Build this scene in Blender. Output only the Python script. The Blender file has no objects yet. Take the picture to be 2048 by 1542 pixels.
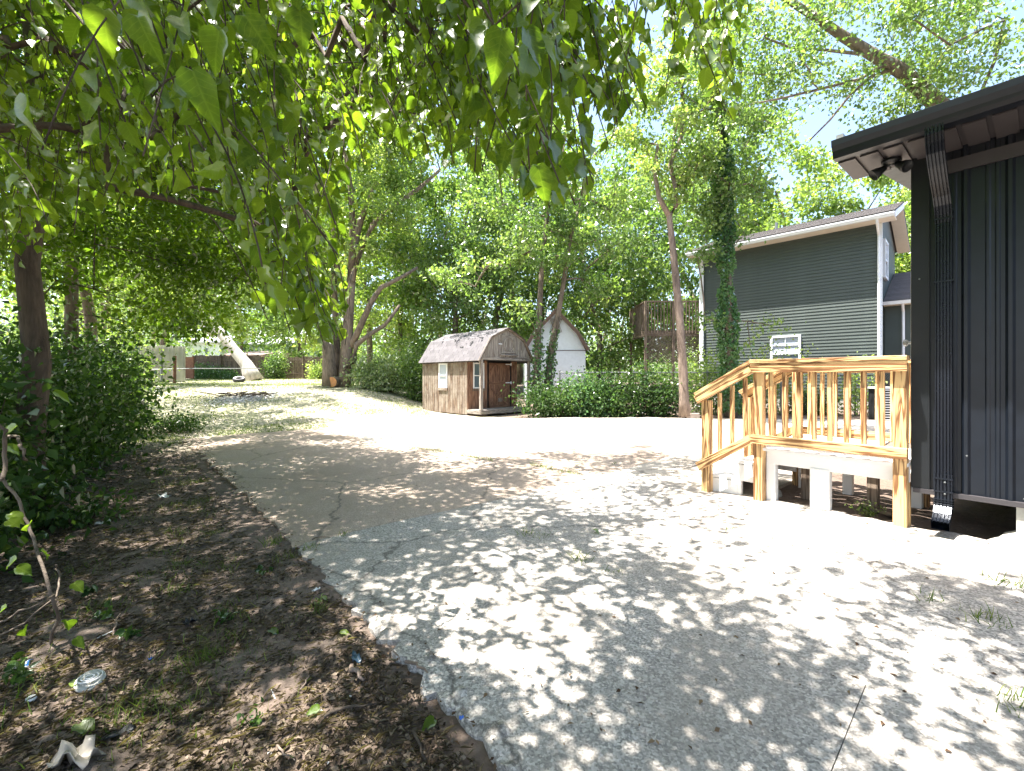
import bpy, math, random
import numpy as np
from mathutils import Vector, Matrix

# ------------------------------------------------------------------ camera, sky, sun, exposure
scene = bpy.context.scene
COL = scene.collection
EYE, F, CU, HV = 1.45, 890.0, 1024.0, 755.0
cam_d = bpy.data.cameras.new("camera")
cam = bpy.data.objects.new("camera", cam_d); COL.objects.link(cam)
cam.location = (0, 0, EYE); cam.rotation_euler = (math.radians(90), 0, 0)
cam_d.sensor_width = 36.0; cam_d.lens = F / 2048 * 36.0
cam_d.shift_y = -16 / 2048
cam_d.clip_start = 0.05; cam_d.clip_end = 2000
scene.camera = cam
EL, AZ = math.radians(72), math.atan2(-0.99, -0.12)
SUN = Vector((math.sin(AZ) * math.cos(EL), math.cos(AZ) * math.cos(EL), math.sin(EL)))
world = bpy.data.worlds.new("World"); scene.world = world; world.use_nodes = True
wn = world.node_tree
sky = wn.nodes.new("ShaderNodeTexSky"); sky.sky_type = 'NISHITA'; sky.sun_disc = False
sky.sun_elevation = EL; sky.sun_rotation = AZ % (2 * math.pi)
sky.air_density = 1.0; sky.dust_density = 2.5; sky.ozone_density = 1.0
wn.links.new(sky.outputs[0], wn.nodes['Background'].inputs[0])
wn.nodes['Background'].inputs[1].default_value = 0.107
sun_d = bpy.data.lights.new("sun", 'SUN'); sun_d.energy = 5.0; sun_d.angle = math.radians(0.55)
sun_d.color = (1.0, 0.96, 0.90)
sun = bpy.data.objects.new("sun", sun_d); COL.objects.link(sun)
sun.rotation_euler = SUN.to_track_quat('Z', 'Y').to_euler()
scene.view_settings.view_transform = 'Standard'; scene.view_settings.look = 'None'
scene.view_settings.gamma = 1.0; scene.view_settings.use_curve_mapping = False
scene.view_settings.exposure = 2.33
scene.render.engine = 'CYCLES'
scene.cycles.max_bounces = 8; scene.cycles.diffuse_bounces = 4; scene.cycles.transmission_bounces = 4
scene.cycles.sample_clamp_indirect = 6.0
rng = np.random.default_rng(7); random.seed(7)

# ------------------------------------------------------------------ helpers
def W(u, v, Y):
    return Vector(((u - CU) / F * Y, Y, EYE + (HV - v) / F * Y))
def sm(a, b, x):
    t = min(1.0, max(0.0, (x - a) / (b - a))); return t * t * (3 - 2 * t)
def g(x, y):
    """height of the land"""
    z = 0.02 + 0.08 * sm(0, 3.5, y)
    z += 0.10 * sm(0.5, 3.2, x) * (1 - sm(5, 12, y))
    left = 1 - sm(-7.0, -2.5, x + 0.12 * (y - 18) )
    z += left * (0.95 * sm(11.0, 23, y) + 0.30 * sm(23, 34, y))
    z += (1 - left) * (0.10 * sm(11, 16, y) * sm(-0.5, 2, x) + 0.75 * sm(18, 32, y))
    z += 0.25 * sm(-4.5, -8, x) * (1 - sm(8, 14, y)) * 0 
    return z
def G(u, v):
    """ground point seen at a pixel of the photograph"""
    Y = 1.0
    while Y < 60:
        p = W(u, v, Y)
        if p.z <= g(p.x, p.y): return Vector((p.x, p.y, g(p.x, p.y)))
        Y += 0.02
    return W(u, v, 60)
D = Vector((-0.641, 0.767, 0)); E = Vector((0.767, 0.641, 0))
O = Vector((-1.71, 3.51, 0))
def ST(s, t, z=0.0):
    p = O - D * s + E * t; return Vector((p.x, p.y, z))

def link(o, parent=None):
    COL.objects.link(o)
    if parent is not None: o.parent = parent
    return o
def thing(name, label, cat, loc=(0, 0, 0), rz=0.0, group=None):
    o = bpy.data.objects.new(name, None); COL.objects.link(o)
    o.location = loc; o.rotation_euler = (0, 0, rz); o.empty_display_size = 0.2
    tag(o, label, cat, group); return o
def tag(o, label=None, cat=None, group=None, kind=None):
    if label: o['label'] = label
    if cat: o['category'] = cat
    if group: o['group'] = group
    if kind: o['kind'] = kind
    return o
def mesh_from(name, V, Fc, mat=None, smooth=False):
    me = bpy.data.meshes.new(name); me.from_pydata([tuple(v) for v in V], [], [tuple(f) for f in Fc])
    if mat: me.materials.append(mat)
    if smooth: me.polygons.foreach_set('use_smooth', [True] * len(me.polygons))
    me.update(); return me
def obj(name, V, Fc, mat, parent=None, smooth=False):
    """world space verts; the parent's transform is undone"""
    o = bpy.data.objects.new(name, mesh_from(name, V, Fc, mat, smooth))
    link(o, parent)
    if parent is not None:
        pm = mat_world(parent); o.matrix_parent_inverse = pm.inverted()
    return o
def mat_world(o):
    m = Matrix.LocRotScale(o.location, o.rotation_euler, o.scale)
    if o.parent is not None: m = mat_world(o.parent) @ o.matrix_parent_inverse @ m
    return m
def big_mesh(name, V, tris, mat, rnd=None, uv=None, smooth=False):
    me = bpy.data.meshes.new(name)
    n, m = len(V), len(tris)
    me.vertices.add(n); me.vertices.foreach_set('co', V.astype(np.float32).ravel())
    me.loops.add(m * 3); me.loops.foreach_set('vertex_index', tris.astype(np.int32).ravel())
    me.polygons.add(m); me.polygons.foreach_set('loop_start', np.arange(0, m * 3, 3, dtype=np.int32))
    if smooth: me.polygons.foreach_set('use_smooth', np.ones(m, dtype=bool))
    me.update(calc_edges=True)
    if rnd is not None:
        a = me.attributes.new('rnd', 'FLOAT', 'POINT'); a.data.foreach_set('value', rnd.astype(np.float32))
    if uv is not None:
        l = me.uv_layers.new(name='uv'); l.data.foreach_set('uv', uv[tris.ravel()].astype(np.float32).ravel())
    if mat: me.materials.append(mat)
    return me
class MB:
    def __init__(s): s.V = []; s.F = []
    def add(s, V, Fc):
        b = len(s.V); s.V += [Vector(v) for v in V]; s.F += [tuple(i + b for i in f) for f in Fc]; return s
    def box(s, c, sx, sy, sz, ax=None, ay=None, az=None):
        ax = ax or Vector((1, 0, 0)); ay = ay or Vector((0, 1, 0)); az = az or Vector((0, 0, 1)); c = Vector(c)
        V = [c + ax * (i * sx / 2) + ay * (j * sy / 2) + az * (k * sz / 2) for i in (-1, 1) for j in (-1, 1) for k in (-1, 1)]
        return s.add(V, [(0, 1, 3, 2), (4, 6, 7, 5), (0, 4, 5, 1), (2, 3, 7, 6), (0, 2, 6, 4), (1, 5, 7, 3)])
    def beam(s, p0, p1, w, h, up=Vector((0, 0, 1))):
        p0, p1 = Vector(p0), Vector(p1); ax = (p1 - p0).normalized()
        ay = up.cross(ax).normalized(); az = ax.cross(ay)
        return s.box((p0 + p1) / 2, (p1 - p0).length, w, h, ax, ay, az)
    def tube(s, pts, rad, n=7, cap=True):
        pts = [Vector(p) for p in pts]; b = len(s.V)
        for i, p in enumerate(pts):
            t = (pts[min(i + 1, len(pts) - 1)] - pts[max(i - 1, 0)]).normalized()
            a = t.cross(Vector((0.3, 0.2, 1)) if abs(t.z) < .9 else Vector((1, 0.1, 0))).normalized(); c = t.cross(a)
            r = rad[i] if hasattr(rad, '__len__') else rad
            for k in range(n):
                q = 2 * math.pi * k / n; s.V.append(p + (a * math.cos(q) + c * math.sin(q)) * r)
        for i in range(len(pts) - 1):
            for k in range(n):
                s.F.append((b + i * n + k, b + i * n + (k + 1) % n, b + (i + 1) * n + (k + 1) % n, b + (i + 1) * n + k))
        if cap:
            s.F.append(tuple(b + k for k in range(n))[::-1]); s.F.append(tuple(b + (len(pts) - 1) * n + k for k in range(n)))
        return s
    def lathe(s, c, prof, n=16, az=Vector((0, 0, 1))):
        ax = az.orthogonal().normalized(); ay = az.cross(ax); b = len(s.V); c = Vector(c)
        for r, h in prof:
            for k in range(n):
                q = 2 * math.pi * k / n; s.V.append(c + az * h + (ax * math.cos(q) + ay * math.sin(q)) * r)
        for i in range(len(prof) - 1):
            for k in range(n):
                s.F.append((b + i * n + k, b + i * n + (k + 1) % n, b + (i + 1) * n + (k + 1) % n, b + (i + 1) * n + k))
        return s
    def prism(s, pts, off):
        """closed outline swept by a vector"""
        n = len(pts); off = Vector(off); V = [Vector(p) for p in pts] + [Vector(p) + off for p in pts]
        return s.add(V, [tuple(range(n)), tuple(range(2 * n - 1, n - 1, -1))] + [(i, i + n, (i + 1) % n + n, (i + 1) % n) for i in range(n)])
    def obj(s, name, mat, parent=None, smooth=False): return obj(name, s.V, s.F, mat, parent, smooth)

def board(name, p0, p1, w, h, mat, parent=None, up=Vector((0, 0, 1)), bev=0.0):
    """a plank whose own X runs along its length so that the grain follows it"""
    p0, p1 = Vector(p0), Vector(p1); ax = (p1 - p0).normalized(); ay = up.cross(ax).normalized(); az = ax.cross(ay)
    L = (p1 - p0).length; key = (round(L, 4), w, h, mat.name)
    me = _boards.get(key)
    if me is None:
        m = MB(); b = min(w, h) * 0.07
        hw, hh, hl = w / 2, h / 2, L / 2
        prof = [(-hw + b, -hh), (hw - b, -hh), (hw, -hh + b), (hw, hh - b), (hw - b, hh), (-hw + b, hh), (-hw, hh - b), (-hw, -hh + b)]
        V = [(x, a, c) for x in (-hl, hl) for a, c in prof]
        Fc = [tuple(range(7, -1, -1)), tuple(range(8, 16))] + [(i, (i + 1) % 8, (i + 1) % 8 + 8, i + 8) for i in range(8)]
        me = mesh_from(name, V, Fc, mat); _boards[key] = me
    o = bpy.data.objects.new(name, me); link(o, parent)
    M = Matrix((ax, ay, az)).transposed().to_4x4(); M.translation = (p0 + p1) / 2
    if parent is not None: o.matrix_parent_inverse = mat_world(parent).inverted()
    o.location, q, _ = M.decompose(); o.rotation_euler = q.to_euler()
    return o
_boards = {}
def dup(o, parent=None, M=None):
    c = o.copy(); COL.objects.link(c)
    if parent is not None: c.parent = parent
    if M is not None:
        c.location, q, sc = M.decompose(); c.rotation_euler = q.to_euler(); c.scale = sc
    return c

# ------------------------------------------------------------------ materials
class NT:
    def __init__(s, name):
        s.m = bpy.data.materials.new(name); s.m.use_nodes = True; s.t = s.m.node_tree
        s.p = s.t.nodes['Principled BSDF']; s.out = s.t.nodes['Material Output']
    def n(s, ty, **kw):
        nd = s.t.nodes.new('ShaderNode' + ty)
        for k, v in kw.items():
            if k.startswith('i_'): nd.inputs[k[2:].replace('_', ' ')].default_value = v
            else: setattr(nd, k, v)
        return nd
    def l(s, a, b): s.t.links.new(a, b)
    def coord(s, kind='Object', scale=(1, 1, 1), rnd=False):
        tc = s.n('TexCoord'); mp = s.n('Mapping'); mp.inputs['Scale'].default_value = scale
        s.l(tc.outputs[kind], mp.inputs[0])
        if rnd:
            oi = s.n('ObjectInfo'); mul = s.n('Math', operation='MULTIPLY'); mul.inputs[1].default_value = 37.0
            s.l(oi.outputs['Random'], mul.inputs[0]); s.l(mul.outputs[0], mp.inputs['Location'])
        return mp.outputs[0]
    def noise(s, vec, scale, detail=5, rough=.6, dist=0):
        nd = s.n('TexNoise'); nd.inputs['Scale'].default_value = scale; nd.inputs['Detail'].default_value = detail
        nd.inputs['Roughness'].default_value = rough; nd.inputs['Distortion'].default_value = dist
        s.l(vec, nd.inputs['Vector']); return nd.outputs['Fac']
    def ramp(s, fac, stops):
        r = s.n('ValToRGB'); e = r.color_ramp.elements
        while len(e) < len(stops): e.new(0.5)
        for el, (p, c) in zip(e, stops): el.position = p; el.color = (*c, 1) if len(c) == 3 else c
        s.l(fac, r.inputs[0]); return r.outputs[0]
    def mix(s, fac, a, b, mode='MIX'):
        m = s.n('MixRGB', blend_type=mode)
        for sock, val in ((m.inputs[0], fac), (m.inputs[1], a), (m.inputs[2], b)):
            if hasattr(val, 'links'): s.l(val, sock)
            else: sock.default_value = val if not isinstance(val, tuple) else (*val, 1)[:4]
        return m.outputs[0]
    def bump(s, h, strength=.4, dist=.02):
        b = s.n('Bump'); b.inputs['Strength'].default_value = strength; b.inputs['Distance'].default_value = dist
        s.l(h, b.inputs['Height']); s.l(b.outputs[0], s.p.inputs['Normal']); return b
    def base(s, c, rough=.8):
        if hasattr(c, 'links'): s.l(c, s.p.inputs['Base Color'])
        else: s.p.inputs['Base Color'].default_value = (*c, 1)
        s.p.inputs['Roughness'].default_value = rough; return s
def plain(name, c, rough=.7, metal=0, var=.15, scale=6, bump=.15):
    k = NT(name); v = k.coord('Object'); f = k.noise(v, scale, 6)
    a = tuple(x * (1 - var) for x in c); b = tuple(min(1, x * (1 + var)) for x in c)
    k.base(k.ramp(f, [(.3, a), (.7, b)]), rough); k.p.inputs['Metallic'].default_value = metal
    if bump: k.bump(k.noise(v, scale * 6, 4), bump, .005)
    return k.m
def wood(name, light, dark, rough=.75, grain=14.0, knots=True, contrast=(.42, .62), weather=None):
    k = NT(name); v = k.coord('Object', (1.0, 1.0, 1.0), rnd=True)
    mp = k.n('Mapping'); mp.inputs['Scale'].default_value = (0.55, grain, grain); k.l(v, mp.inputs[0])
    f1 = k.noise(mp.outputs[0], 1.6, 3, .5, 1.2)
    mp2 = k.n('Mapping'); mp2.inputs['Scale'].default_value = (1.6, grain * 5, grain * 5); k.l(v, mp2.inputs[0])
    f2 = k.noise(mp2.outputs[0], 2.5, 5, .65)
    wv = k.n('Math', operation='MULTIPLY'); wv.inputs[1].default_value = 26.0; k.l(f1, wv.inputs[0])
    sn = k.n('Math', operation='SINE'); k.l(wv.outputs[0], sn.inputs[0])
    ad = k.n('Math', operation='MULTIPLY_ADD'); ad.inputs[1].default_value = .28; ad.inputs[2].default_value = .5; k.l(sn.outputs[0], ad.inputs[0])
    mx = k.mix(.35, ad.outputs[0], f2)
    c = k.ramp(mx, [(contrast[0], dark), (contrast[1], light), (.9, tuple(min(1, x * 1.15) for x in light))])
    if weather:
        vw = k.coord('Generated'); f3 = k.noise(k.coord('Object', (1, 1, 1), rnd=True), 1.7, 6, .7)
        c = k.mix(k.ramp(f3, [(.4, (0, 0, 0)), (.62, (1, 1, 1))]), c, weather)
    k.base(c, rough); k.bump(mx, .35, .004); return k.m
def leafmat(name, dark, mid, light, trans=.45, gloss=.12, veins=False):
    k = NT(name); at = k.n('Attribute'); at.attribute_name = 'rnd'
    c = k.ramp(at.outputs['Fac'], [(0.0, dark), (.5, mid), (1.0, light)])
    if veins:
        uv = k.n('UVMap'); sp = k.n('SeparateXYZ'); k.l(uv.outputs[0], sp.inputs[0])
        ab = k.n('Math', operation='ABSOLUTE'); k.l(sp.outputs[0], ab.inputs[0])
        a = k.n('Math', operation='MULTIPLY_ADD'); a.inputs[1].default_value = -.55; k.l(ab.outputs[0], a.inputs[0]); k.l(sp.outputs[1], a.inputs[2])
        m = k.n('Math', operation='MULTIPLY'); m.inputs[1].default_value = 8.0; k.l(a.outputs[0], m.inputs[0])
        fr = k.n('Math', operation='FRACT'); k.l(m.outputs[0], fr.inputs[0])
        pp = k.n('Math', operation='PINGPONG'); pp.inputs[1].default_value = .5; k.l(fr.outputs[0], pp.inputs[0])
        v1 = k.ramp(pp.outputs[0], [(.0, (1, 1, 1)), (.09, (0, 0, 0))])
        v2 = k.ramp(ab.outputs[0], [(.0, (1, 1, 1)), (.045, (0, 0, 0))])
        vv = k.mix(1.0, v1, v2, 'LIGHTEN'); fac = k.mix(.75, vv, (0, 0, 0))
        half = k.n('Math', operation='MULTIPLY'); half.inputs[1].default_value = .14; k.l(vv, half.inputs[0])
        nz = k.noise(k.coord('Object', rnd=True), 3.5, 6, .7)
        c = k.mix(k.ramp(nz, [(.4, (0, 0, 0)), (.7, (.55, .55, .55))]), c, light)
        c = k.mix(half.outputs[0], c, tuple(min(1, x * 1.9 + .03) for x in light))
    df = k.n('BsdfDiffuse'); tr = k.n('BsdfTranslucent'); k.l(c, df.inputs[0])
    tc = k.mix(1.0, c, (1.15, 1.25, .45), 'MULTIPLY'); sc = k.mix(1.0, tc, (1.6, 1.6, 1.6), 'MULTIPLY'); k.l(sc, tr.inputs[0])
    ms = k.n('MixShader'); ms.inputs[0].default_value = trans; k.l(df.outputs[0], ms.inputs[1]); k.l(tr.outputs[0], ms.inputs[2])
    gl = k.n('BsdfGlossy'); gl.inputs['Roughness'].default_value = .42
    m2 = k.n('MixShader'); fz = k.n('Fresnel'); fz.inputs[0].default_value = 1.4
    fm = k.n('Math', operation='MULTIPLY'); fm.inputs[1].default_value = gloss * 1.6; k.l(fz.outputs[0], fm.inputs[0])
    k.l(fm.outputs[0], m2.inputs[0]); k.l(ms.outputs[0], m2.inputs[1]); k.l(gl.outputs[0], m2.inputs[2])
    k.l(m2.outputs[0], k.out.inputs[0]); return k.m
def bark(name, a, b, scale=9):
    k = NT(name); v = k.coord('Object', (1, 1, .22)); f = k.noise(v, scale, 8, .75, .6)
    f2 = k.noise(k.coord('Object'), 1.3, 4)
    c = k.ramp(f, [(.38, a), (.62, b)]); c = k.mix(k.ramp(f2, [(.45, (0, 0, 0)), (.7, (.5, .5, .5))]), c, tuple(x * 1.3 for x in b))
    k.base(c, .95); k.bump(f, .9, .03); return k.m

M_bark = bark('bark_grey_brown', (.05, .038, .028), (.22, .17, .13))
M_bark_pale = bark('bark_pale_bare', (.24, .22, .2), (.5, .47, .43), 5)
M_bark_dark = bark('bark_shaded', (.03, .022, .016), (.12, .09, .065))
M_bark_red = bark('bark_reddish', (.09, .065, .05), (.28, .21, .165))
M_leaf_near = leafmat('leaf_near', (.045, .085, .014), (.09, .15, .02), (.18, .25, .03), .58, .10, True)
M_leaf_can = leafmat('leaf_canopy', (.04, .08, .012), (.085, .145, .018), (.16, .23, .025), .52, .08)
M_leaf_bg = leafmat('leaf_background', (.07, .125, .045), (.13, .20, .07), (.27, .33, .14), .5, .14)
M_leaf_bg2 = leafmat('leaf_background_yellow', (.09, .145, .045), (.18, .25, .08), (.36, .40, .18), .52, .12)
M_leaf_bg3 = leafmat('leaf_background_deep', (.06, .115, .045), (.12, .19, .07), (.25, .32, .13), .5, .16)
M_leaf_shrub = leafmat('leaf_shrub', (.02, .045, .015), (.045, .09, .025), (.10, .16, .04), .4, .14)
M_leaf_ivy = leafmat('leaf_ivy', (.045, .11, .045), (.09, .18, .07), (.19, .29, .13), .4, .22)
M_leaf_pale = leafmat('leaf_pale_flowering', (.10, .15, .06), (.24, .30, .16), (.62, .62, .5), .4, .12)
M_grass = leafmat('grass_blades', (.05, .09, .02), (.09, .14, .03), (.22, .24, .08), .4, .05)
M_straw = leafmat('dry_straw', (.06, .045, .028), (.14, .11, .07), (.30, .25, .17), .2, .03)
M_litter = leafmat('dead_leaf_flakes', (.026, .02, .015), (.075, .057, .042), (.21, .165, .125), .15, .05)
M_litter_far = leafmat('dead_leaf_flakes_brown', (.05, .03, .02), (.11, .07, .045), (.2, .14, .09), .15, .04)

def mk_ground():
    k = NT('earth_ground'); v = k.coord('Object')
    f1 = k.noise(v, 2.2, 8, .7); f2 = k.noise(v, 26, 8, .75); f3 = k.noise(v, .35, 3)
    dirt = k.ramp(f2, [(.3, (.045, .034, .027)), (.5, (.11, .084, .067)), (.72, (.23, .185, .15))])
    dirt = k.mix(k.ramp(f1, [(.42, (0, 0, 0)), (.68, (.6, .6, .6))]), dirt, (.22, .155, .12))
    gr = k.ramp(f2, [(.3, (.10, .12, .045)), (.5, (.26, .26, .15)), (.75, (.46, .41, .31))])
    pale = k.mix(k.ramp(f1, [(.4, (0, 0, 0)), (.6, (1, 1, 1))]), gr, (.42, .36, .29))
    sp = k.n('SeparateXYZ'); k.l(v, sp.inputs[0])
    a = k.n('Math', operation='MULTIPLY_ADD'); a.inputs[1].default_value = .6; k.l(f3, a.inputs[0]); k.l(sp.outputs[1], a.inputs[2])
    mr = k.n('MapRange'); mr.inputs[1].default_value = 7.6; mr.inputs[2].default_value = 10.6; k.l(a.outputs[0], mr.inputs[0])
    c = k.mix(mr.outputs[0], dirt, pale)
    # bare brown earth again along the fence on the other side
    mx = k.n('MapRange'); mx.inputs[1].default_value = -1.6; mx.inputs[2].default_value = 0.3; k.l(sp.outputs[0], mx.inputs[0])
    c = k.mix(mx.outputs[0], c, k.mix(.5, dirt, (.16, .11, .08)))
    k.base(c, .95); k.bump(f2, .8, .03); return k.m
M_ground = mk_ground()
def mk_concrete(name, tint=(1, 1, 1), agg=1.0):
    k = NT(name); v = k.coord('Object')
    vo = k.n('TexVoronoi'); vo.inputs['Scale'].default_value = 105; k.l(v, vo.inputs['Vector'])
    vo2 = k.n('TexVoronoi'); vo2.inputs['Scale'].default_value = 170; k.l(v, vo2.inputs['Vector'])
    f = k.noise(v, 1.1, 6, .7); f4 = k.noise(v, 160, 4, .8)
    sep = k.n('SeparateColor'); k.l(vo.outputs['Color'], sep.inputs[0])
    sep2 = k.n('SeparateColor'); k.l(vo2.outputs['Color'], sep2.inputs[0])
    st = k.ramp(sep.outputs[0], [(0.0, (.05, .05, .055)), (.25, (.17, .168, .165)), (.6, (.36, .35, .335)), (1.0, (.66, .64, .61))])
    fi = k.ramp(sep2.outputs[0], [(0.0, (.16, .158, .155)), (.5, (.32, .31, .3)), (1.0, (.5, .485, .46))])
    c = k.mix(.62 * agg, fi, st)
    c = k.mix(k.ramp(f, [(.35, (.0, .0, .0)), (.75, (.7, .7, .7))]), c, (.32, .285, .245))
    fs = k.noise(v, .6, 5, .6); c = k.mix(k.ramp(fs, [(.48, (0, 0, 0)), (.66, (.6, .6, .6))]), c, (.23, .205, .18))
    c = k.mix(1.0, c, tint, 'MULTIPLY')
    wn_ = k.n('TexNoise'); wn_.inputs['Scale'].default_value = 2.2; wn_.inputs['Detail'].default_value = 7; wn_.inputs['Roughness'].default_value = .65; k.l(v, wn_.inputs['Vector'])
    va = k.n('VectorMath', operation='MULTIPLY_ADD'); va.inputs[1].default_value = (.5, .5, .0); k.l(wn_.outputs['Color'], va.inputs[0]); k.l(v, va.inputs[2])
    cr = k.n('TexVoronoi', feature='DISTANCE_TO_EDGE'); cr.inputs['Scale'].default_value = .42; k.l(va.outputs[0], cr.inputs['Vector'])
    c = k.mix(k.ramp(cr.outputs['Distance'], [(0.0, (.8, .8, .8)), (.0035, (.5, .5, .5)), (.006, (0, 0, 0))]), c, (.07, .06, .05))
    k.base(c, .9); k.bump(vo.outputs['Distance'], .28, .004); return k.m
M_conc = mk_concrete('exposed_aggregate_concrete', (1.0, .955, .90))
M_conc_tan = mk_concrete('tan_worn_concrete', (1.06, .88, .74), .5)
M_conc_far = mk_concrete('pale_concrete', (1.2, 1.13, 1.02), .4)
M_pine = wood('new_pine', (.68, .44, .20), (.18, .075, .022), .65, 12, contrast=(.36, .57))
M_shedwood = wood('weathered_brown_siding', (.19, .13, .09), (.06, .036, .024), .85, 13, weather=(.25, .21, .17))
M_shedgrey = wood('weathered_grey_wood', (.33, .295, .26), (.13, .105, .09), .9, 14)
M_sheddoor = wood('red_brown_door_wood', (.27, .145, .085), (.10, .045, .025), .8, 12)
M_fencewood = wood('old_fence_wood', (.17, .135, .10), (.07, .05, .038), .9, 12)
M_deckold = wood('old_grey_brown_deck', (.25, .19, .14), (.10, .07, .05), .9, 12)
M_whitepaint = plain('white_painted_wood', (.78, .77, .75), .55, 0, .04, 3, .1)
M_whitetrim = plain('white_trim', (.74, .76, .78), .5, 0, .06, 5, .05)
M_cream = plain('cream_soffit', (.72, .66, .56), .6, 0, .05, 5, .05)
M_black = plain('black_painted_steel', (.007, .010, .016), .34, .1, .2, 9, .05)
M_spout = plain('black_glossy_aluminium', (.012, .015, .022), .26, .35, .1, 9, .03)
M_blackflat = plain('black_flat_trim', (.006, .008, .010), .5, .1, .2, 12, .08)
M_soffit = plain('dark_grey_soffit', (.05, .045, .048), .45, .1, .1, 8, .05)
M_green = plain('dark_green_siding', (.054, .069, .062), .6, 0, .12, 2, .05)
M_barnwhite = plain('white_painted_panel', (.82, .84, .86), .75, 0, .05, 9, .25)
M_brown = plain('brown_trim', (.10, .06, .042), .8, 0, .25, 6, .2)
M_metalgrey = plain('galvanised_steel', (.2, .21, .21), .45, .6, .15, 10, .05)
M_corr = plain('weathered_corrugated_sheet', (.50, .50, .44), .6, .1, .22, 1.2, .15)
M_rust = plain('rusty_post', (.16, .08, .05), .9, .1, .3, 8, .3)
M_dark = plain('dark_interior', (.012, .012, .012), .9, 0, .2, 5, 0)
M_tyre = plain('tyre_rubber', (.035, .035, .035), .8, 0, .2, 20, .3)
M_pier = plain('cast_concrete', (.38, .37, .33), .95, 0, .2, 7, .5)
M_blue = plain('blue_plastic', (.03, .13, .5), .35, 0, .2, 9, .2)
M_white = plain('white_plastic', (.62, .62, .61), .4, 0, .06, 9, .2)
M_teal = plain('pale_blue_siding', (.5, .57, .62), .7, 0, .05, 4, .05)
M_roofpale = plain('pale_shingle_roof', (.42, .42, .46), .85, 0, .08, 6, .2)
M_roofred = plain('faded_red_roof', (.42, .30, .28), .85, 0, .08, 6, .2)
def mk_shingle(name, c, sc=(3.2, 7.5)):
    k = NT(name); v = k.coord('Object', rnd=True); f = k.noise(v, 7, 6); f2 = k.noise(v, 140, 3)
    oi = k.n('ObjectInfo')
    a = k.ramp(oi.outputs['Random'], [(0, tuple(x * .72 for x in c)), (1, tuple(x * 1.25 for x in c))])
    b = k.mix(k.ramp(f, [(.35, (.0, .0, .0)), (.7, (.5, .5, .5))]), a, tuple(x * .7 for x in c))
    b = k.mix(k.ramp(f2, [(.4, (0, 0, 0)), (.7, (.5, .5, .5))]), b, tuple(min(1, x * 1.6) for x in c))
    k.base(b, .95); k.bump(f2, .4, .004); return k.m
M_shingle = mk_shingle('asphalt_shingle', (.10, .092, .098))
M_shingle2 = mk_shingle('asphalt_shingle_brown', (.085, .075, .072))
def mk_glass(name, c=(.1, .13, .16)):
    k = NT(name); k.base(c, .06); k.p.inputs['Specular IOR Level'].default_value = .8; return k.m
M_glass = mk_glass('window_glass')
M_blind = plain('window_blind', (.36, .40, .46), .5, 0, .04, 3, 0)

# ------------------------------------------------------------------ leaves and branches
T_QUAD = (np.array([(0, 0, 0), (.42, -.5, .10), (1, 0, -.10), (.42, .5, .10)]), np.array([(0, 1, 2), (0, 2, 3)]))
_st = [(0, .0), (.05, .22), (.16, .42), (.32, .5), (.50, .43), (.68, .28), (.82, .14), (.92, .05), (1.0, .0)]
def _fine():
    V = []; T = []
    for a, w in _st:
        z = -.34 * a * a + .03 * math.sin(a * 19)
        V += [(a - (.04 if a == .05 else 0), -w, z + .2 * w * 2 + .05 * math.sin(a * 16)), (a, 0, z), (a - (.04 if a == .05 else 0), w * .94, z + .13 * w * 2 + .05 * math.sin(a * 13 + 1))]
    for i in range(len(_st) - 1):
        b = i * 3
        for j in (0, 1):
            q = (b + j, b + j + 1, b + j + 4, b + j + 3); T += [(q[0], q[1], q[2]), (q[0], q[2], q[3])]
    return np.array(V), np.array(T)
T_FINE = _fine()
def unit(a): return a / np.maximum(np.linalg.norm(a, axis=-1, keepdims=True), 1e-9)
def leaf_arrays(P, A, N, L, Wd, tmpl=T_QUAD):
    tv, tt = tmpl; A = unit(A); B = unit(np.cross(N, A)); C = np.cross(A, B)
    V = P[:, None] + A[:, None] * (tv[None, :, 0:1] * L[:, None, None]) + B[:, None] * (tv[None, :, 1:2] * Wd[:, None, None]) + C[:, None] * (tv[None, :, 2:3] * L[:, None, None])
    n, k = len(P), len(tv)
    T = (tt[None] + (np.arange(n) * k)[:, None, None]).reshape(-1, 3)
    uv = np.tile(np.stack([tv[:, 1] * 1.0, tv[:, 0]], 1), (n, 1))
    return V.reshape(-1, 3), T, uv, k
def foliage(name, P, mat, parent, size=.12, aspect=.6, droop=.35, crnd=None, tmpl=T_QUAD, up=.6, kind=None):
    n = len(P)
    N = unit(rng.normal(size=(n, 3)) * .75 + np.array([0, 0, up])); A = rng.normal(size=(n, 3)); A[:, 2] -= droop * 1.6
    L = size * rng.uniform(.6, 1.3, n)
    V, T, uv, k = leaf_arrays(P, A, N, L, L * aspect, tmpl)
    r = rng.uniform(0, 1, n) if crnd is None else np.clip(.55 * crnd + .45 * rng.uniform(0, 1, n), 0, 1)
    me = big_mesh(name, V, T, mat, np.repeat(r, k), uv)
    o = bpy.data.objects.new(name, me); link(o, parent)
    if parent is not None: o.matrix_parent_inverse = mat_world(parent).inverted()
    if kind: o['kind'] = kind
    return o
def bez(a, b, sag, n=4, wob=.06):
    a, b = Vector(a), Vector(b); L = (b - a).length; mid = (a + b) / 2 + Vector((random.gauss(0, wob) * L, random.gauss(0, wob) * L, sag * L))
    return [(a * (1 - t) ** 2 + mid * 2 * t * (1 - t) + b * t * t) for t in [i / n for i in range(n + 1)]]
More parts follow.
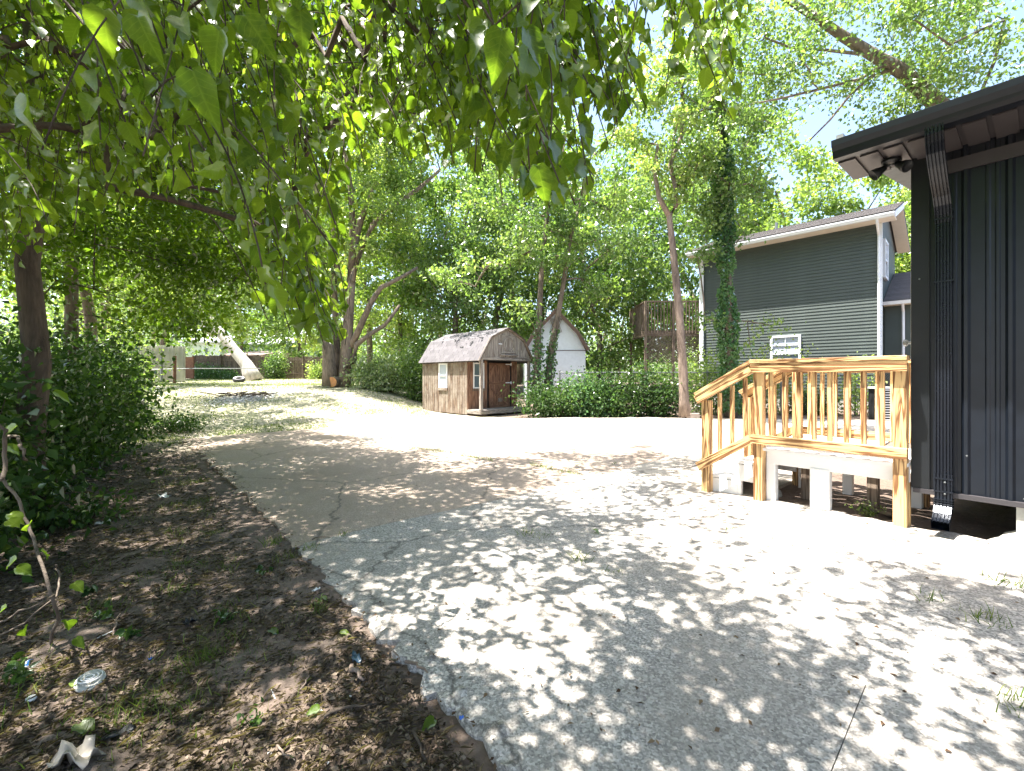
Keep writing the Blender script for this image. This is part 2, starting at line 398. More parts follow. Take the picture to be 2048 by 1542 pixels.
class Skel:
    """nodes joined greedily; radius follows the number of tips fed"""
    def __init__(s): s.p = []; s.par = []; s.path = {}
    def chain(s, pts, start=-1):
        i = start
        for q in pts:
            s.p.append(Vector(q)); s.par.append(i); i = len(s.p) - 1
        return i
    def join(s, q, first=0, bias=.35, sag=.08):
        q = Vector(q); arr = np.array([tuple(x) for x in s.p[first:]]); d = arr - np.array(tuple(q))
        cost = np.sqrt((d ** 2).sum(1)) + bias * np.maximum(0, d[:, 2]) * 2
        j = int(cost.argmin()) + first; b = bez(s.p[j], q, sag, 3)
        return s.chain(b[1:], j)
    def build(s, tip=.012, k=.5, rmax=.4, taper=None):
        n = len(s.p); cnt = [0.0] * n; kids = [0] * n
        for i in range(n):
            if s.par[i] >= 0: kids[s.par[i]] += 1
        for i in range(n - 1, -1, -1):
            if kids[i] == 0: cnt[i] += 1
            if s.par[i] >= 0: cnt[s.par[i]] += cnt[i]
        return [min(rmax, tip * c ** k) for c in cnt], kids
    def mesh(s, m, rad, n=6):
        ch = {}
        for i, p in enumerate(s.par):
            if p >= 0: ch.setdefault(p, []).append(i)
        starts = [(i, -1) for i, p in enumerate(s.par) if p < 0]
        while starts:
            i, fr = starts.pop(); pts = []; rr = []
            if fr >= 0: pts.append(s.p[fr]); rr.append(min(rad[fr], rad[i] * 1.25))
            while True:
                pts.append(s.p[i]); rr.append(rad[i]); c = ch.get(i, [])
                if not c: break
                c = sorted(c, key=lambda q: -rad[q]); starts += [(q, i) for q in c[1:]]; i = c[0]
            if len(pts) > 1: m.tube(pts, rr, n if max(rr) > .03 else 4, True)
def tree(name, label, base, H, spread, n_cl=70, per=220, r0=.2, trunk=None, lo=.35, leaf=.15, mat=None, bm=None, cat='tree', group=None,
         seed=0, crad=.75, limbs=(), flat=1.0, ivy=None, cshape=None, trunk_frac=.7, tip=None, extra=(), limb_k=.52, rk=.42):
    random.seed(seed); global rng; rng = np.random.default_rng(seed + 100)
    base = Vector(base); t = thing(name, label, cat, base, 0, group)
    sk = Skel()
    if trunk is None:
        lean = Vector((random.gauss(0, .06), random.gauss(0, .06), 0)) * H
        trunk = [base - Vector((0, 0, .15))] + [base + Vector((random.gauss(0, .02) * H * f, random.gauss(0, .02) * H * f, H * trunk_frac * f)) + lean * f * f for f in (.12, .25, .4, .55, .7, .85, 1)]
    sk.chain(trunk); lr = []
    for lb in limbs:
        arr = np.array([tuple(x) for x in sk.p]); j = int(((arr - np.array(tuple(lb[0]))) ** 2).sum(1).argmin()); lr.append((len(sk.p), len(sk.p) + len(lb))); sk.chain(lb, j)
    first = max(1, int(len(trunk) * lo * .8)); cc = []
    ctr = cshape[0] if cshape else base + Vector((0, 0, H * (1 + lo) / 2)) + (Vector(trunk[-1]) - base) * .3 * Vector((1, 1, 0)).length * 0
    ctr = Vector(ctr); rx, ry, rz_ = cshape[1] if cshape else (spread, spread, H * (1 - lo) / 2)
    while len(cc) < n_cl:
        d = np.array([random.gauss(0, 1) for _ in range(3)]); d /= np.linalg.norm(d)
        r = random.uniform(.15, 1) ** .45
        p = Vector((ctr.x + d[0] * rx * r, ctr.y + d[1] * ry * r, ctr.z + d[2] * rz_ * r * flat))
        if p.z < base.z + .3: continue
        cc.append(p)
    cc += [Vector(e) for e in extra]
    cc.sort(key=lambda p: min((p - q).length for q in sk.p[first:] or sk.p))
    for p in cc: sk.join(p, first)
    rad, kids = sk.build(tip or max(.008, r0 * .8 / (n_cl ** .5)), .5, r0 * rk)
    nt = len(trunk)
    for (a_, b_) in lr:
        for i in range(a_, b_): rad[i] = max(rad[i], r0 * limb_k * (1 - .72 * (i - a_) / max(1, b_ - a_)))
    for i in range(nt): rad[i] = r0 * (1.25 if i == 0 else 1) * (1 - .72 * i / (nt - 1))
    m = MB(); sk.mesh(m, rad, 8); m.obj('trunk', bm or M_bark, t, True)
    P = []; C = []
    for p in cc:
        r = crad * random.uniform(.6, 1.25); n = int(per * random.uniform(.5, 1.4))
        q = rng.normal(size=(n, 3)) * np.array([.5, .5, .33]) * r + np.array(tuple(p)); P.append(q); C.append(np.full(n, random.random()))
    if P:
        foliage('crown', np.concatenate(P), mat or M_leaf_bg, t, leaf, crnd=np.concatenate(C))
    return t, sk
def shrub(name, label, base, rx, ry, h, n, mat=None, leaf=.09, cat='shrub', group=None, seed=0, tmpl=T_QUAD):
    random.seed(seed); global rng; rng = np.random.default_rng(seed + 500)
    base = Vector(base); t = thing(name, label, cat, base, 0, group); m = MB(); P = []; C = []
    k = max(6, int(n / 160))
    for i in range(k):
        a = random.uniform(0, 6.28); r = random.random() ** .5; hh = h * random.uniform(.25, 1) * (1 - .35 * r)
        p = base + Vector((math.cos(a) * rx * r, math.sin(a) * ry * r, hh))
        b = base + Vector((math.cos(a) * rx * r * .35, math.sin(a) * ry * r * .35, -.05))
        m.tube(bez(b, p, .05, 4), [.016, .013, .01, .007, .004], 4)
        c = int(n / k); q = rng.normal(size=(c, 3)) * np.array([rx * .22 + .08, ry * .22 + .08, h * .16 + .05]) + np.array(tuple(p))
        P.append(q); C.append(np.full(c, random.random()))
        # lower skirt of leaves along the stem
        q = rng.normal(size=(c // 2, 3)) * np.array([rx * .2 + .06, ry * .2 + .06, h * .2]) + np.array(tuple(b.lerp(p, .5))); P.append(q); C.append(np.full(c // 2, random.random() * .6))
    P = np.concatenate(P); C = np.concatenate(C); keep = P[:, 2] > base.z + .01
    m.obj('stem', M_bark_dark, t, True); foliage('leaves', P[keep], mat or M_leaf_shrub, t, leaf, .62, crnd=C[keep], tmpl=tmpl)
    return t
#@@SETTING
# ------------------------------------------------------------------ ground
def st_of(x, y):
    d = Vector((x, y, 0)) - O; return -d.dot(D), d.dot(E)
def on_slab(x, y, m=0.0):
    s, t = st_of(x, y)
    if m and (t < m and s > -9): return False
    if -0.0 <= s <= 6 and -0.02 <= t <= 3.95: return True
    if -8.2 <= s < 0 and -.25 <= t <= 9: return True
    if s < 1.6 and t > 3 and y < 14.3: return True
    return False
def ground_mesh():
    def axis(lo, hi, fine_lo, fine_hi, fine, growth):
        a = [fine_lo]; x = fine_lo; st = fine
        while x < fine_hi: x += fine; a.append(x)
        st = fine
        while x < hi: st *= growth; x += st; a.append(x)
        x = fine_lo; st = fine; b = []
        while x > lo: st *= growth; x -= st; b.append(x)
        return np.array(b[::-1] + a)
    xs = axis(-400, 400, -9, 4, .07, 1.10); ys = axis(-30, 600, 0.8, 12, .07, 1.09)
    X, Y = np.meshgrid(xs, ys); Z = np.zeros_like(X)
    r = np.random.default_rng(3)
    for i in range(X.shape[0]):
        for j in range(X.shape[1]):
            x, y = X[i, j], Y[i, j]; z = g(x, y)
            if y < 14.5:
                s, t = st_of(x, y)
                inside = min(s + 0, 6 - s, t + .0, 4.0 - t) if s >= -.05 else -1
                ins = on_slab(x, y, .09 if t > -.02 and s > 0 else -.12)
                bump = .016 * math.sin(x * 5.1 + 1.3 * math.sin(y * 3.7)) * math.sin(y * 4.3 + x) + .010 * math.sin(x * 13 + y * 9) * math.sin(y * 15 - x * 6)
                z += (.002 if ins else bump + r.normal() * .004)
            Z[i, j] = z
    n, m = X.shape; V = np.stack([X, Y, Z], -1).reshape(-1, 3)
    i = np.arange((n - 1) * m).reshape(n - 1, m)[:, :-1].ravel()
    T = np.concatenate([np.stack([i, i + 1, i + m + 1], 1), np.stack([i, i + m + 1, i + m], 1)])
    o = link(bpy.data.objects.new('ground', big_mesh('ground', V, T, M_ground, smooth=True))); o['kind'] = 'structure'
ground_mesh()
TOP = .032
def slab(name, c, mat, parent, n=40, m=40, rough=(0, 0, 0, 0), th=.11, amp=.004):
    """quad slab c = four xy corners, laid on the land, with depth; rough = jitter of each side"""
    c = [Vector((q[0], q[1], 0)) for q in c]; V = []; F_ = []
    ctr = sum(c, Vector()) / 4; r = random.Random(hash(name) % 99 + len(slab.all))
    def jag(k, f): return rough[k] * (.6 * math.sin(f * 23 + k) * math.sin(f * 57 + 1) + .4 * math.sin(f * 131) + r.uniform(-.5, .5))
    for i in range(n + 1):
        for j in range(m + 1):
            a, b = i / n, j / m
            p = (c[0] * (1 - a) + c[1] * a) * (1 - b) + (c[3] * (1 - a) + c[2] * a) * b
            e = ctr - p; e.normalize()
            if j == 0: p = p + e * jag(0, a)
            if i == n: p = p + e * jag(1, b)
            if j == m: p = p + e * jag(2, a)
            if i == 0: p = p + e * jag(3, b)
            q = ctr - p; p = p + q.normalized() * .0018
            edge = (j == 0 and rough[0]) or (i == n and rough[1]) or (j == m and rough[2]) or (i == 0 and rough[3])
            V.append((p.x, p.y, g(p.x, p.y) + TOP + amp * math.sin(p.x * 1.7 + p.y * 2.3) - (abs(r.gauss(0, .012)) if edge else 0)))
    w = m + 1
    for i in range(n):
        for j in range(m): F_.append((i * w + j, (i + 1) * w + j, (i + 1) * w + j + 1, i * w + j + 1))
    ring = [i * w for i in range(n + 1)] + [n * w + j for j in range(1, m + 1)] + [i * w + m for i in range(n - 1, -1, -1)] + [j for j in range(m - 1, 0, -1)]
    b = len(V); V += [(V[k][0] + r.gauss(0, .004), V[k][1] + r.gauss(0, .004), V[k][2] - th) for k in ring]
    L = len(ring)
    for k in range(L): F_.append((ring[k], b + k, b + (k + 1) % L, ring[(k + 1) % L]))
    me = mesh_from(name, V, F_, mat); o = link(bpy.data.objects.new(name, me), parent); slab.all.append(o); return o
slab.all = []
pave = bpy.data.objects.new('pavement', None); COL.objects.link(pave); pave['kind'] = 'structure'
def xy(s, t): p = ST(s, t); return (p.x, p.y)
jm = 1.45
slab('slab', [xy(0, 0), xy(3.35, .06), xy(3.3, jm), xy(0, jm)], M_conc, pave, 70, 24, (.05, 0, 0, 0))
slab('slab', [xy(3.35, .06), xy(6.5, 0), xy(6.5, jm), xy(3.3, jm)], M_conc, pave, 60, 24, (.07, 0, 0, 0))
slab('slab', [xy(0, jm), xy(2.6, jm), xy(2.65, 3.95), xy(0, 3.95)], M_conc, pave, 30, 30)
slab('slab', [xy(2.6, jm), xy(6.5, jm), xy(6.5, 4.02), xy(2.65, 3.95)], M_conc, pave, 40, 30, (0, 0, .02, 0))
A0 = xy(-4.0, 2.75); A1 = xy(-.0, 3.55)
slab('slab', [xy(-4.2, -.1), xy(0, 0), xy(0, 3.55), xy(-4.2, 2.8)], M_conc_tan, pave, 30, 40, (.05, 0, 0, 0))
slab('slab', [xy(-8.2, -.25), xy(-4.2, -.1), xy(-4.2, 2.8), xy(-8.4, 2.6)], M_conc_tan, pave, 30, 30, (.08, 0, 0, .05))
slab('slab', [xy(-4.2, 2.8), xy(0, 3.55), xy(0, 7.2), xy(-4.2, 7.0)], M_conc_tan, pave, 30, 30)
slab('slab', [xy(-8.4, 2.6), xy(-4.2, 2.8), xy(-4.2, 7.0), xy(-8.6, 7.2)], M_conc_far, pave, 30, 30, (0, 0, 0, .05))
slab('slab', [xy(0, 3.95), xy(1.85, 3.95), xy(1.95, 7.2), xy(0, 7.2)], M_conc_far, pave, 20, 30)
q7 = xy(-8.6, 7.2); q0 = xy(1.95, 7.2)
slab('slab', [q7, xy(-4.2, 7.0), (.6, 14.2), (-2.9, 13.6)], M_conc_far, pave, 20, 20, (0, 0, .15, .2))
slab('slab', [xy(-4.2, 7.0), xy(0, 7.2), (5.4, 13.9), (.6, 14.2)], M_conc_far, pave, 20, 20, (0, 0, .15, 0))
slab('slab', [xy(0, 7.2), xy(1.95, 7.2), (12.5, 13.4), (5.4, 13.9)], M_conc_far, pave, 20, 20, (0, 0, .15, 0))
# brown strip of earth round the slabs is the ground itself

# ------------------------------------------------------------------ black metal clad building
cs, ct = 3.1, 3.95
bld = thing('metal_clad_building', 'black ribbed metal clad building with boxed eave standing over the concrete', 'building', ST(cs, ct, .5))
ZB, ZT = .55, 3.19
NE = -E
def wall_profile(s0, s1, z0, z1, name):
    """ribbed sheet between s0 and s1 along the eave wall"""
    s = s0; prof = []
    pitch = .229
    while s < s1:
        prof += [(s, 0), (s + .075, 0), (s + .083, .006), (s + .098, .006), (s + .106, 0), (s + .125, 0), (s + .133, .006), (s + .148, .006), (s + .156, 0), (s + pitch - .052, 0), (s + pitch - .036, .019), (s + pitch - .016, .019)]
        s += pitch
    prof.append((s, 0)); V = []; F_ = []
    for a, h in prof:
        for z in (z0, z1):
            p = ST(a, ct - h, z); V.append(p)
    for i in range(len(prof) - 1): F_.append((2 * i, 2 * i + 2, 2 * i + 3, 2 * i + 1))
    return obj(name, V, F_, M_black, bld)
m = MB(); Lw, Ww = 9.0, 7.0
m.box(ST(cs + .02 + Lw / 2, ct + .03 + Ww / 2, (ZB + 4.2 - .9) / 2 + .03), Lw, Ww, 4.2 - ZB - .9 - .02, -D, E)
m.obj('wall_core', M_blackflat, bld)
for k in range(4): wall_profile(cs + .10 + .916 * k, cs + .10 + .916 * (k + 1) - .001, ZB, ZT + .05, 'wall_panel')
m = MB(); m.box(ST(cs + .045, ct - .012, (ZB + ZT + .05) / 2), .11, .03, ZT + .05 - ZB, -D, E); m.box(ST(cs - .002, ct + .06, (ZB + ZT) / 2), .03, .11, ZT - ZB, -D, E)
m.obj('corner_trim', M_blackflat, bld)
m = MB(); m.box(ST(cs + Lw / 2, ct - .012, ZB - .018), Lw, .05, .036, -D, E); m.obj('base_flashing', M_soffit, bld)
for (ss, zz) in ((cs + .6, ZB + .03), (cs + .31, ZB + .3), (cs + .04, ZB + 1.7)):
    m = MB(); m.lathe(ST(ss, ct - .03, zz), [(.0, .006), (.006, .005), (.007, 0)], 8, NE); m.obj('screw', M_metalgrey, bld)
# gable end wall with a door to the porch
m = MB(); m.box(ST(cs + .0, ct + .12 + 3.4, (ZB + 3.3) / 2), .02, 6.8, 3.3 - ZB, -D, E); m.obj('gable_wall', M_black, bld)
m = MB(); m.box(ST(cs - .02, ct + .55, 1.78), .03, .86, 2.02, -D, E); dr = m.obj('door', M_whitepaint, bld)
m = MB(); m.lathe(ST(cs - .035, ct + .22, 1.75), [(.012, 0), (.012, .03), (.03, .04), (.03, .06), (.0, .07)], 12, D); m.obj('handle', M_metalgrey, dr)
# boxed eave: soffit strips, fascia, gutter
e0 = 2.69; t0 = 3.50
sp = .305; s = e0 + .0
m = MB(); m.box(ST(e0 + 4, t0 + .245, 3.245), 8.0, .49, .01, -D, E); m.obj('soffit', M_soffit, bld)
k = 0
while s < e0 + 2.4:
    m = MB(); m.box(ST(s + .06, t0 + .245, 3.229), .12 - .006, .47, .012, -D, E); m.obj('soffit_panel', M_soffit, bld); s += .145; k += 1
m = MB(); m.box(ST(e0 + .01, t0 + .245, 3.30), .02, .49, .13, -D, E); m.obj('eave_end_cap', M_black, bld)
gut = [(0, 0), (.085, 0), (.095, .03), (.10, .055), (.13, .09), (.135, .135), (.125, .14), (.125, .13), (.01, .13), (0, .14)]
m = MB(); m.prism([ST(e0 - .01, t0 - a, 3.235 + b) for a, b in gut], -D * 8.2); m.obj('gutter', M_black, bld)
m = MB(); rs = math.tan(math.radians(9))
m.prism([ST(e0 - .03, t0 - .02, 3.385), ST(e0 - .03, t0 - .02, 3.40), ST(e0 - .03, t0 + 4.2, 3.40 + 4.22 * rs), ST(e0 - .03, t0 + 4.2, 3.385 + 4.22 * rs)], -D * 8.3)
m.obj('roof', M_metalgrey, bld)
m = MB(); m.box(ST(e0 + .01, t0 + .17, 3.435), .05, .3, .07, -D, E, Vector((0, 0, 1))); m.obj('rake_trim', M_metalgrey, bld)
m = MB(); m.box(ST(cs + 1.45, ct - .02, 3.1), 2.7, .02, .10, -D, E); m.obj('frieze_trim', M_soffit, bld)
# downspout with elbows
sd = cs + .185
def spout(path, w=.092, d=.062):
    """fluted rectangular pipe along a path in the plane that holds the wall's normal; path = (t, z) points"""
    n = 5; prof = []
    for i in range(n + 1):
        a = -w / 2 + w * i / n
        prof.append((a, d / 2)); 
        if i < n: prof += [(a + w / n * .3, d / 2), (a + w / n * .45, d / 2 - .009), (a + w / n * .55, d / 2 - .009), (a + w / n * .7, d / 2)]
    prof += [(w / 2, -d / 2), (-w / 2, -d / 2)]
    V = []; F_ = []; K = len(prof)
    for i, (t, z) in enumerate(path):
        a = path[max(0, i - 1)]; b = path[min(len(path) - 1, i + 1)]; tx, tz = b[0] - a[0], b[1] - a[1]; L = math.hypot(tx, tz); tx /= L; tz /= L
        nt, nz = tz, -tx   # outward when going down: toward smaller t
        for (u, q) in prof: V.append(ST(sd + u, t + nt * q, z + nz * q))
    for i in range(len(path) - 1):
        for j in range(K): F_.append((i * K + j, i * K + (j + 1) % K, (i + 1) * K + (j + 1) % K, (i + 1) * K + j))
    return V, F_
V, F_ = spout([(3.44, 3.26), (3.44, 3.20), (3.455, 3.15), (3.49, 3.09), (3.56, 3.02), (3.68, 2.93), (3.78, 2.86), (3.845, 2.80), (3.885, 2.73), (3.895, 2.66)], .098)
dsp = thing('downspout', 'black fluted downspout running down the metal wall beside its corner', 'downspout', ST(sd, ct - .05, .3))
obj('upper_elbow', V, F_, M_spout, dsp)
V, F_ = spout([(3.895, 2.72), (3.895, 1.6)]); obj('pipe', V, F_, M_spout, dsp)
V, F_ = spout([(3.895, 1.62), (3.895, .62)], .094, .064); obj('pipe', V, F_, M_spout, dsp)
V, F_ = spout([(3.895, .70), (3.895, .52), (3.89, .47), (3.87, .43), (3.82, .38), (3.76, .345), (3.70, .33)], .10, .07); obj('lower_elbow', V, F_, M_spout, dsp)
for z in (2.69, 2.74, 2.2, .66, .56):
    m = MB(); m.box(ST(sd, 3.895 + .0, z), .108, .076, .012, -D, E); m.obj('strap', M_spout, dsp)
for z in (.635, .545):
    m = MB(); m.lathe(ST(sd + .01, 3.86, z), [(0, .008), (.006, .006), (.007, 0)], 8, NE); m.obj('screw', M_metalgrey, dsp)
for dz, in ((0,), (.018,), (.036,), (.054,)):
    m = MB(); m.box(ST(sd, 3.892 - .0 - dz * .2, .50 - dz), .112, .08, .005, -D, E); m.obj('crimp', M_spout, dsp)
# floodlight under the eave
fl = thing('floodlight', 'black twin head floodlight fixed under the boxed eave end', 'floodlight', ST(e0 + .30, t0 + .3, 3.22))
m = MB(); m.lathe(ST(e0 + .30, t0 + .26, 3.222), [(0, 0), (.065, 0), (.068, -.018), (.045, -.034), (.0, -.036)], 16); m.obj('base_plate', M_blackflat, fl)
for sg in (-1, 1):
    c = ST(e0 + .30 + .05 * sg, t0 + .25, 3.165); ax = (Vector((0, 0, -.6)) + (D * -sg) * .75 + NE * .45).normalized()
    m = MB(); m.tube([ST(e0 + .30, t0 + .26, 3.2), c], .013, 8); m.obj('arm', M_blackflat, fl)
    m = MB(); m.lathe(c - ax * .02, [(.0, 0), (.022, .004), (.027, .03), (.041, .065), (.048, .10), (.045, .104), (.038, .087), (0, .082)], 16, ax); m.obj('lamp_head', M_blackflat, fl, True)
# pipe at the right, concrete pier, earth under the building
pp = thing('conduit_pipe', 'dark upright pipe in front of the metal wall near its pier', 'pipe', ST(cs + .79, ct - .14, .15))
m = MB(); m.tube([ST(cs + .80, ct - .13, .02), ST(cs + .80, ct - .13, 1.05)], .022, 12); m.obj('pipe', M_blackflat, pp, True)
m = MB(); m.box(ST(cs + .80, ct - .07, .95), .06, .13, .02, -D, E); m.obj('bracket', M_blackflat, pp)
pr = thing('concrete_pier', 'rough grey concrete pier with rounded footing under the metal wall', 'pier', ST(cs + .66, ct + .16, .12))
m = MB(); m.box(ST(cs + .73, ct + .14, .36), .34, .30, .33, -D, E); m.obj('pier_block', M_pier, pr)
def blob(name, c, rx, ry, rz_, mat, parent, seed=1, n=14, m_=22, noise=.09, ax=None):
    r = random.Random(seed); ph = [r.uniform(0, 6) for _ in range(6)]; V = []; F_ = []; c = Vector(c); a1 = ax or Vector((1, 0, 0)); a2 = Vector((0, 0, 1)).cross(a1)
    for i in range(n + 1):
        th = math.pi * i / n
        for j in range(m_):
            q = 2 * math.pi * j / m_; k = 1 + noise * (math.sin(3 * q + ph[0]) * math.sin(2 * th + ph[1]) + .6 * math.sin(5 * q + ph[2] + 3 * th) + .5 * math.sin(7 * th + ph[3] + 2 * q)) + r.gauss(0, noise * .15)
            V.append(c + a1 * (rx * math.sin(th) * math.cos(q) * k) + a2 * (ry * math.sin(th) * math.sin(q) * k) + Vector((0, 0, rz_ * math.cos(th) * k)))
    for i in range(n):
        for j in range(m_): F_.append((i * m_ + j, (i + 1) * m_ + j, (i + 1) * m_ + (j + 1) % m_, i * m_ + (j + 1) % m_))
    return obj(name, V, F_, mat, parent, True)
blob('footing', ST(cs + .72, ct - .0, .14), .34, .26, .20, M_pier, pr, 5, ax=-D, noise=.06)

# ------------------------------------------------------------------ porch with steps
ph = thing('wooden_porch', 'small raised porch with new pine railing and white painted steps', 'porch', ST(2.5, 4.4, .2))
ta, tb, sa, sb, s1 = 3.85, 4.93, 1.95, 3.07, 1.41
UPV = Vector((0, 0, 1))
def post(s, t, z0, z1, w=.089, mat=M_pine, name='post'):
    return board(name, ST(s, t, z0), ST(s, t, z1), w, w, mat, ph, up=E)
# front (facing camera) side
post(sa, ta, g(*xy(sa, ta)) - .03, 1.57); post(s1, ta, g(*xy(s1, ta)) - .02, 1.20); post(3.035, ta, g(*xy(3.0, ta)) - .02, 1.57)
post(3.05, ta + .1, g(*xy(3.0, ta)) - .02, .58, .06)
# back side
post(sa, tb, .1, 1.57); post(s1, tb, .1, 1.20); post(3.035, tb, .1, 1.57)
for t, outer in ((ta, -1), (tb, 1)):
    tt = t + outer * .064
    board('rail', ST(sa - .055, tt, 1.545), ST(3.085, tt, 1.545), .038, .089, M_pine, ph)
    board('rail', ST(sa - .055, tt, .835), ST(3.085, tt, .835), .038, .089, M_pine, ph)
    board('rail_cap', ST(sa - .06, t + outer * .02, 1.61), ST(3.085, t + outer * .02, 1.61), .14, .036, M_pine, ph)
    # sloping rails of the steps
    sl = Vector((0, 0, 1))
    board('stair_rail', ST(sa - .058, tt, 1.535), ST(s1 - .09, tt, 1.20), .038, .089, M_pine, ph)
    board('stair_rail_cap', ST(sa - .062, t + outer * .02, 1.605), ST(s1 - .10, t + outer * .02, 1.262), .14, .036, M_pine, ph)
    board('stair_rail', ST(sa - .058, tt, .83), ST(s1 - .07, tt, .47), .038, .089, M_pine, ph)
    n = 8
    for i in range(n):
        s = sa + .115 + (3.0 - sa - .14) * i / (n - 1) * .94
        board('baluster', ST(s, t + outer * .026, .80), ST(s, t + outer * .026, 1.575), .036, .036, M_pine, ph, up=E)
    for i in range(3):
        f = (i + .8) / 3.7; s = s1 + .05 + (sa - s1 - .06) * f
        board('baluster', ST(s, t + outer * .026, .55 + (.80 - .50) * f), ST(s, t + outer * .026, 1.22 + .30 * f), .036, .036, M_pine, ph, up=E)
# deck boards run along the wall direction
for i in range(7):
    t = ta + .035 + i * .155
    board('deck_board', ST(sa + .0, t, .737), ST(3.08, t, .737), .138, .028, M_whitepaint, ph)
for t in (ta + .065, tb - .045): board('fascia', ST(sa + .05, t, .655), ST(3.08, t, .655), .038, .135, M_whitepaint, ph)
board('fascia', ST(sa + .02, ta + .05, .655), ST(sa + .02, tb - .03, .655), .038, .135, M_whitepaint, ph)
for (s, t) in ((sa + .085, ta + .09), (2.42, ta + .075), (2.49, ta + .08), (sa + .085, tb - .08), (2.45, tb - .08), (3.0, tb - .1)):
    post(s, t, .1, .60, .085, M_whitepaint, 'leg')
for (s, t) in ((2.2, 4.4), (2.75, 4.4)): post(s, t, .1, .62, .085, M_deckold, 'leg')
# steps
g1 = g(*xy(1.6, 4.3))
for (s, top, dz) in ((1.45, .36, .185), (1.70, .545, .185)):
    board('tread', ST(s + .12, ta + .06, top + .012), ST(s + .12, tb - .06, top + .012), .28, .028, M_whitepaint, ph)
    board('riser', ST(s, ta + .06, top - .095), ST(s, tb - .06, top - .095), .03, .17, M_whitepaint, ph)
    board('side_board', ST(s, ta + .075, top - .095), ST(s + .26, ta + .075, top - .095), .03, .17, M_whitepaint, ph)
    board('side_board', ST(s, tb - .075, top - .095), ST(s + .26, tb - .075, top - .095), .03, .17, M_whitepaint, ph)
post(1.72, ta + .09, .12, .40, .05, M_whitepaint, 'leg')
# things lying under the porch
for i, (s, t, l, c) in enumerate(((2.75, 4.35, 'pale weathered board lying flat on the dark earth under the porch', M_deckold),)):
    b = board('board', ST(s - .2, t + .2, .22), ST(s + .2, t - .1, .22), .12, .03, c); tag(b, l, 'board')
rk = blob('rock', ST(1.93, 4.25, .2), .09, .08, .07, M_pier, None, 3); tag(rk, 'pale rounded rock under the porch steps', 'rock')

# ------------------------------------------------------------------ gambrel shed with porch
c0 = Vector((-1.06, 15.2, 0)); d1 = Vector((-.69, .724, 0)).normalized(); d2 = Vector((.724, .69, 0)).normalized()
ZS = .09
def SH(a, b, z): return Vector((c0.x, c0.y, ZS + z)) + d1 * a + d2 * b    # a back, b across
LS, WS, PD = 3.66, 2.44, .75
shed = thing('garden_shed', 'weathered brown wooden garden shed with gambrel roof and small front porch', 'shed', SH(LS / 2, WS / 2, 0))
FL, WH = .22, 1.98
m = MB()
m.box(SH((LS + PD) / 2, WS / 2, (FL + WH) / 2), LS - PD - .04, WS - .06, WH - FL, d1, d2); m.obj('inner_wall', M_dark, shed)
for b in (.25, WS / 2, WS - .25):
    board('skid', SH(.05, b, .06), SH(LS - .05, b, .06), .09, .11, M_deckold, shed)
board('rim_board', SH(-.0, 0, .15), SH(-.0, WS, .15), .04, .12, M_shedgrey, shed)
board('rim_board', SH(0, -.0, .15), SH(PD, -.0, .15), .04, .12, M_shedgrey, shed)
for i in range(6): board('porch_board', SH(.06 + i * .125, 0, FL), SH(.06 + i * .125, WS, FL), .118, .03, M_shedgrey, shed)
n = 20; pw = (LS - PD) / n
for i in range(n):
    a = PD + (i + .5) * pw
    for b in (0, WS):
        if b == 0 and abs(a - 2.22) < .27:
            board('siding_plank', SH(a, b, .05), SH(a, b, .97), pw - .006, .022, M_shedwood, shed, up=d2)
            board('siding_plank', SH(a, b, 1.90), SH(a, b, WH), pw - .014, .022, M_shedwood, shed, up=d2)
        else:
            board('siding_plank', SH(a, b, .05 + .0), SH(a, b, WH), pw - .014, .022, M_shedwood, shed, up=d2)
n = 16; pw = WS / n
for i in range(n):
    b = (i + .5) * pw
    if b < .28 or .74 < b < .98 or b > 2.06:
        board('siding_plank', SH(PD, b, FL), SH(PD, b, WH), pw - .006, .022, M_sheddoor, shed, up=d1)
    elif b < .74:
        board('siding_plank', SH(PD, b, FL), SH(PD, b, .97), pw - .006, .022, M_sheddoor, shed, up=d1)
    board('siding_plank', SH(LS, b, .05), SH(LS, b, WH), pw - .006, .022, M_shedwood, shed, up=d1)
def shed_window(p, ax, nrm, w, h):
    """p centre, ax across, nrm outward"""
    f = MB()
    for sg in (-1, 1):
        f.box(p + ax * (sg * w / 2), .045, .04, h + .045, ax, nrm); f.box(p + Vector((0, 0, sg * h / 2)), w, .04, .045, ax, nrm)
    f.box(p, w, .045, .035, ax, nrm); o = f.obj('window', M_whitepaint, shed)
    for sg in (-1, 1):
        q = MB(); q.box(p + Vector((0, 0, sg * h / 4)) - nrm * .01, w - .045, .008, h / 2 - .05, ax, nrm); q.obj('pane', M_blind if nrm.dot(d2) < -.5 else M_glass, o)
    q = MB(); q.box(p + Vector((0, 0, -h / 2 - .07)) + nrm * .01, w + .12, .05, .09, ax, nrm); q.obj('sill', M_shedwood, o)
shed_window(SH(2.22, -.015, 1.43), d1, -d2, .50, .88)
shed_window(SH(PD - .015, .50, 1.43), d2, -d1, .46, .88)
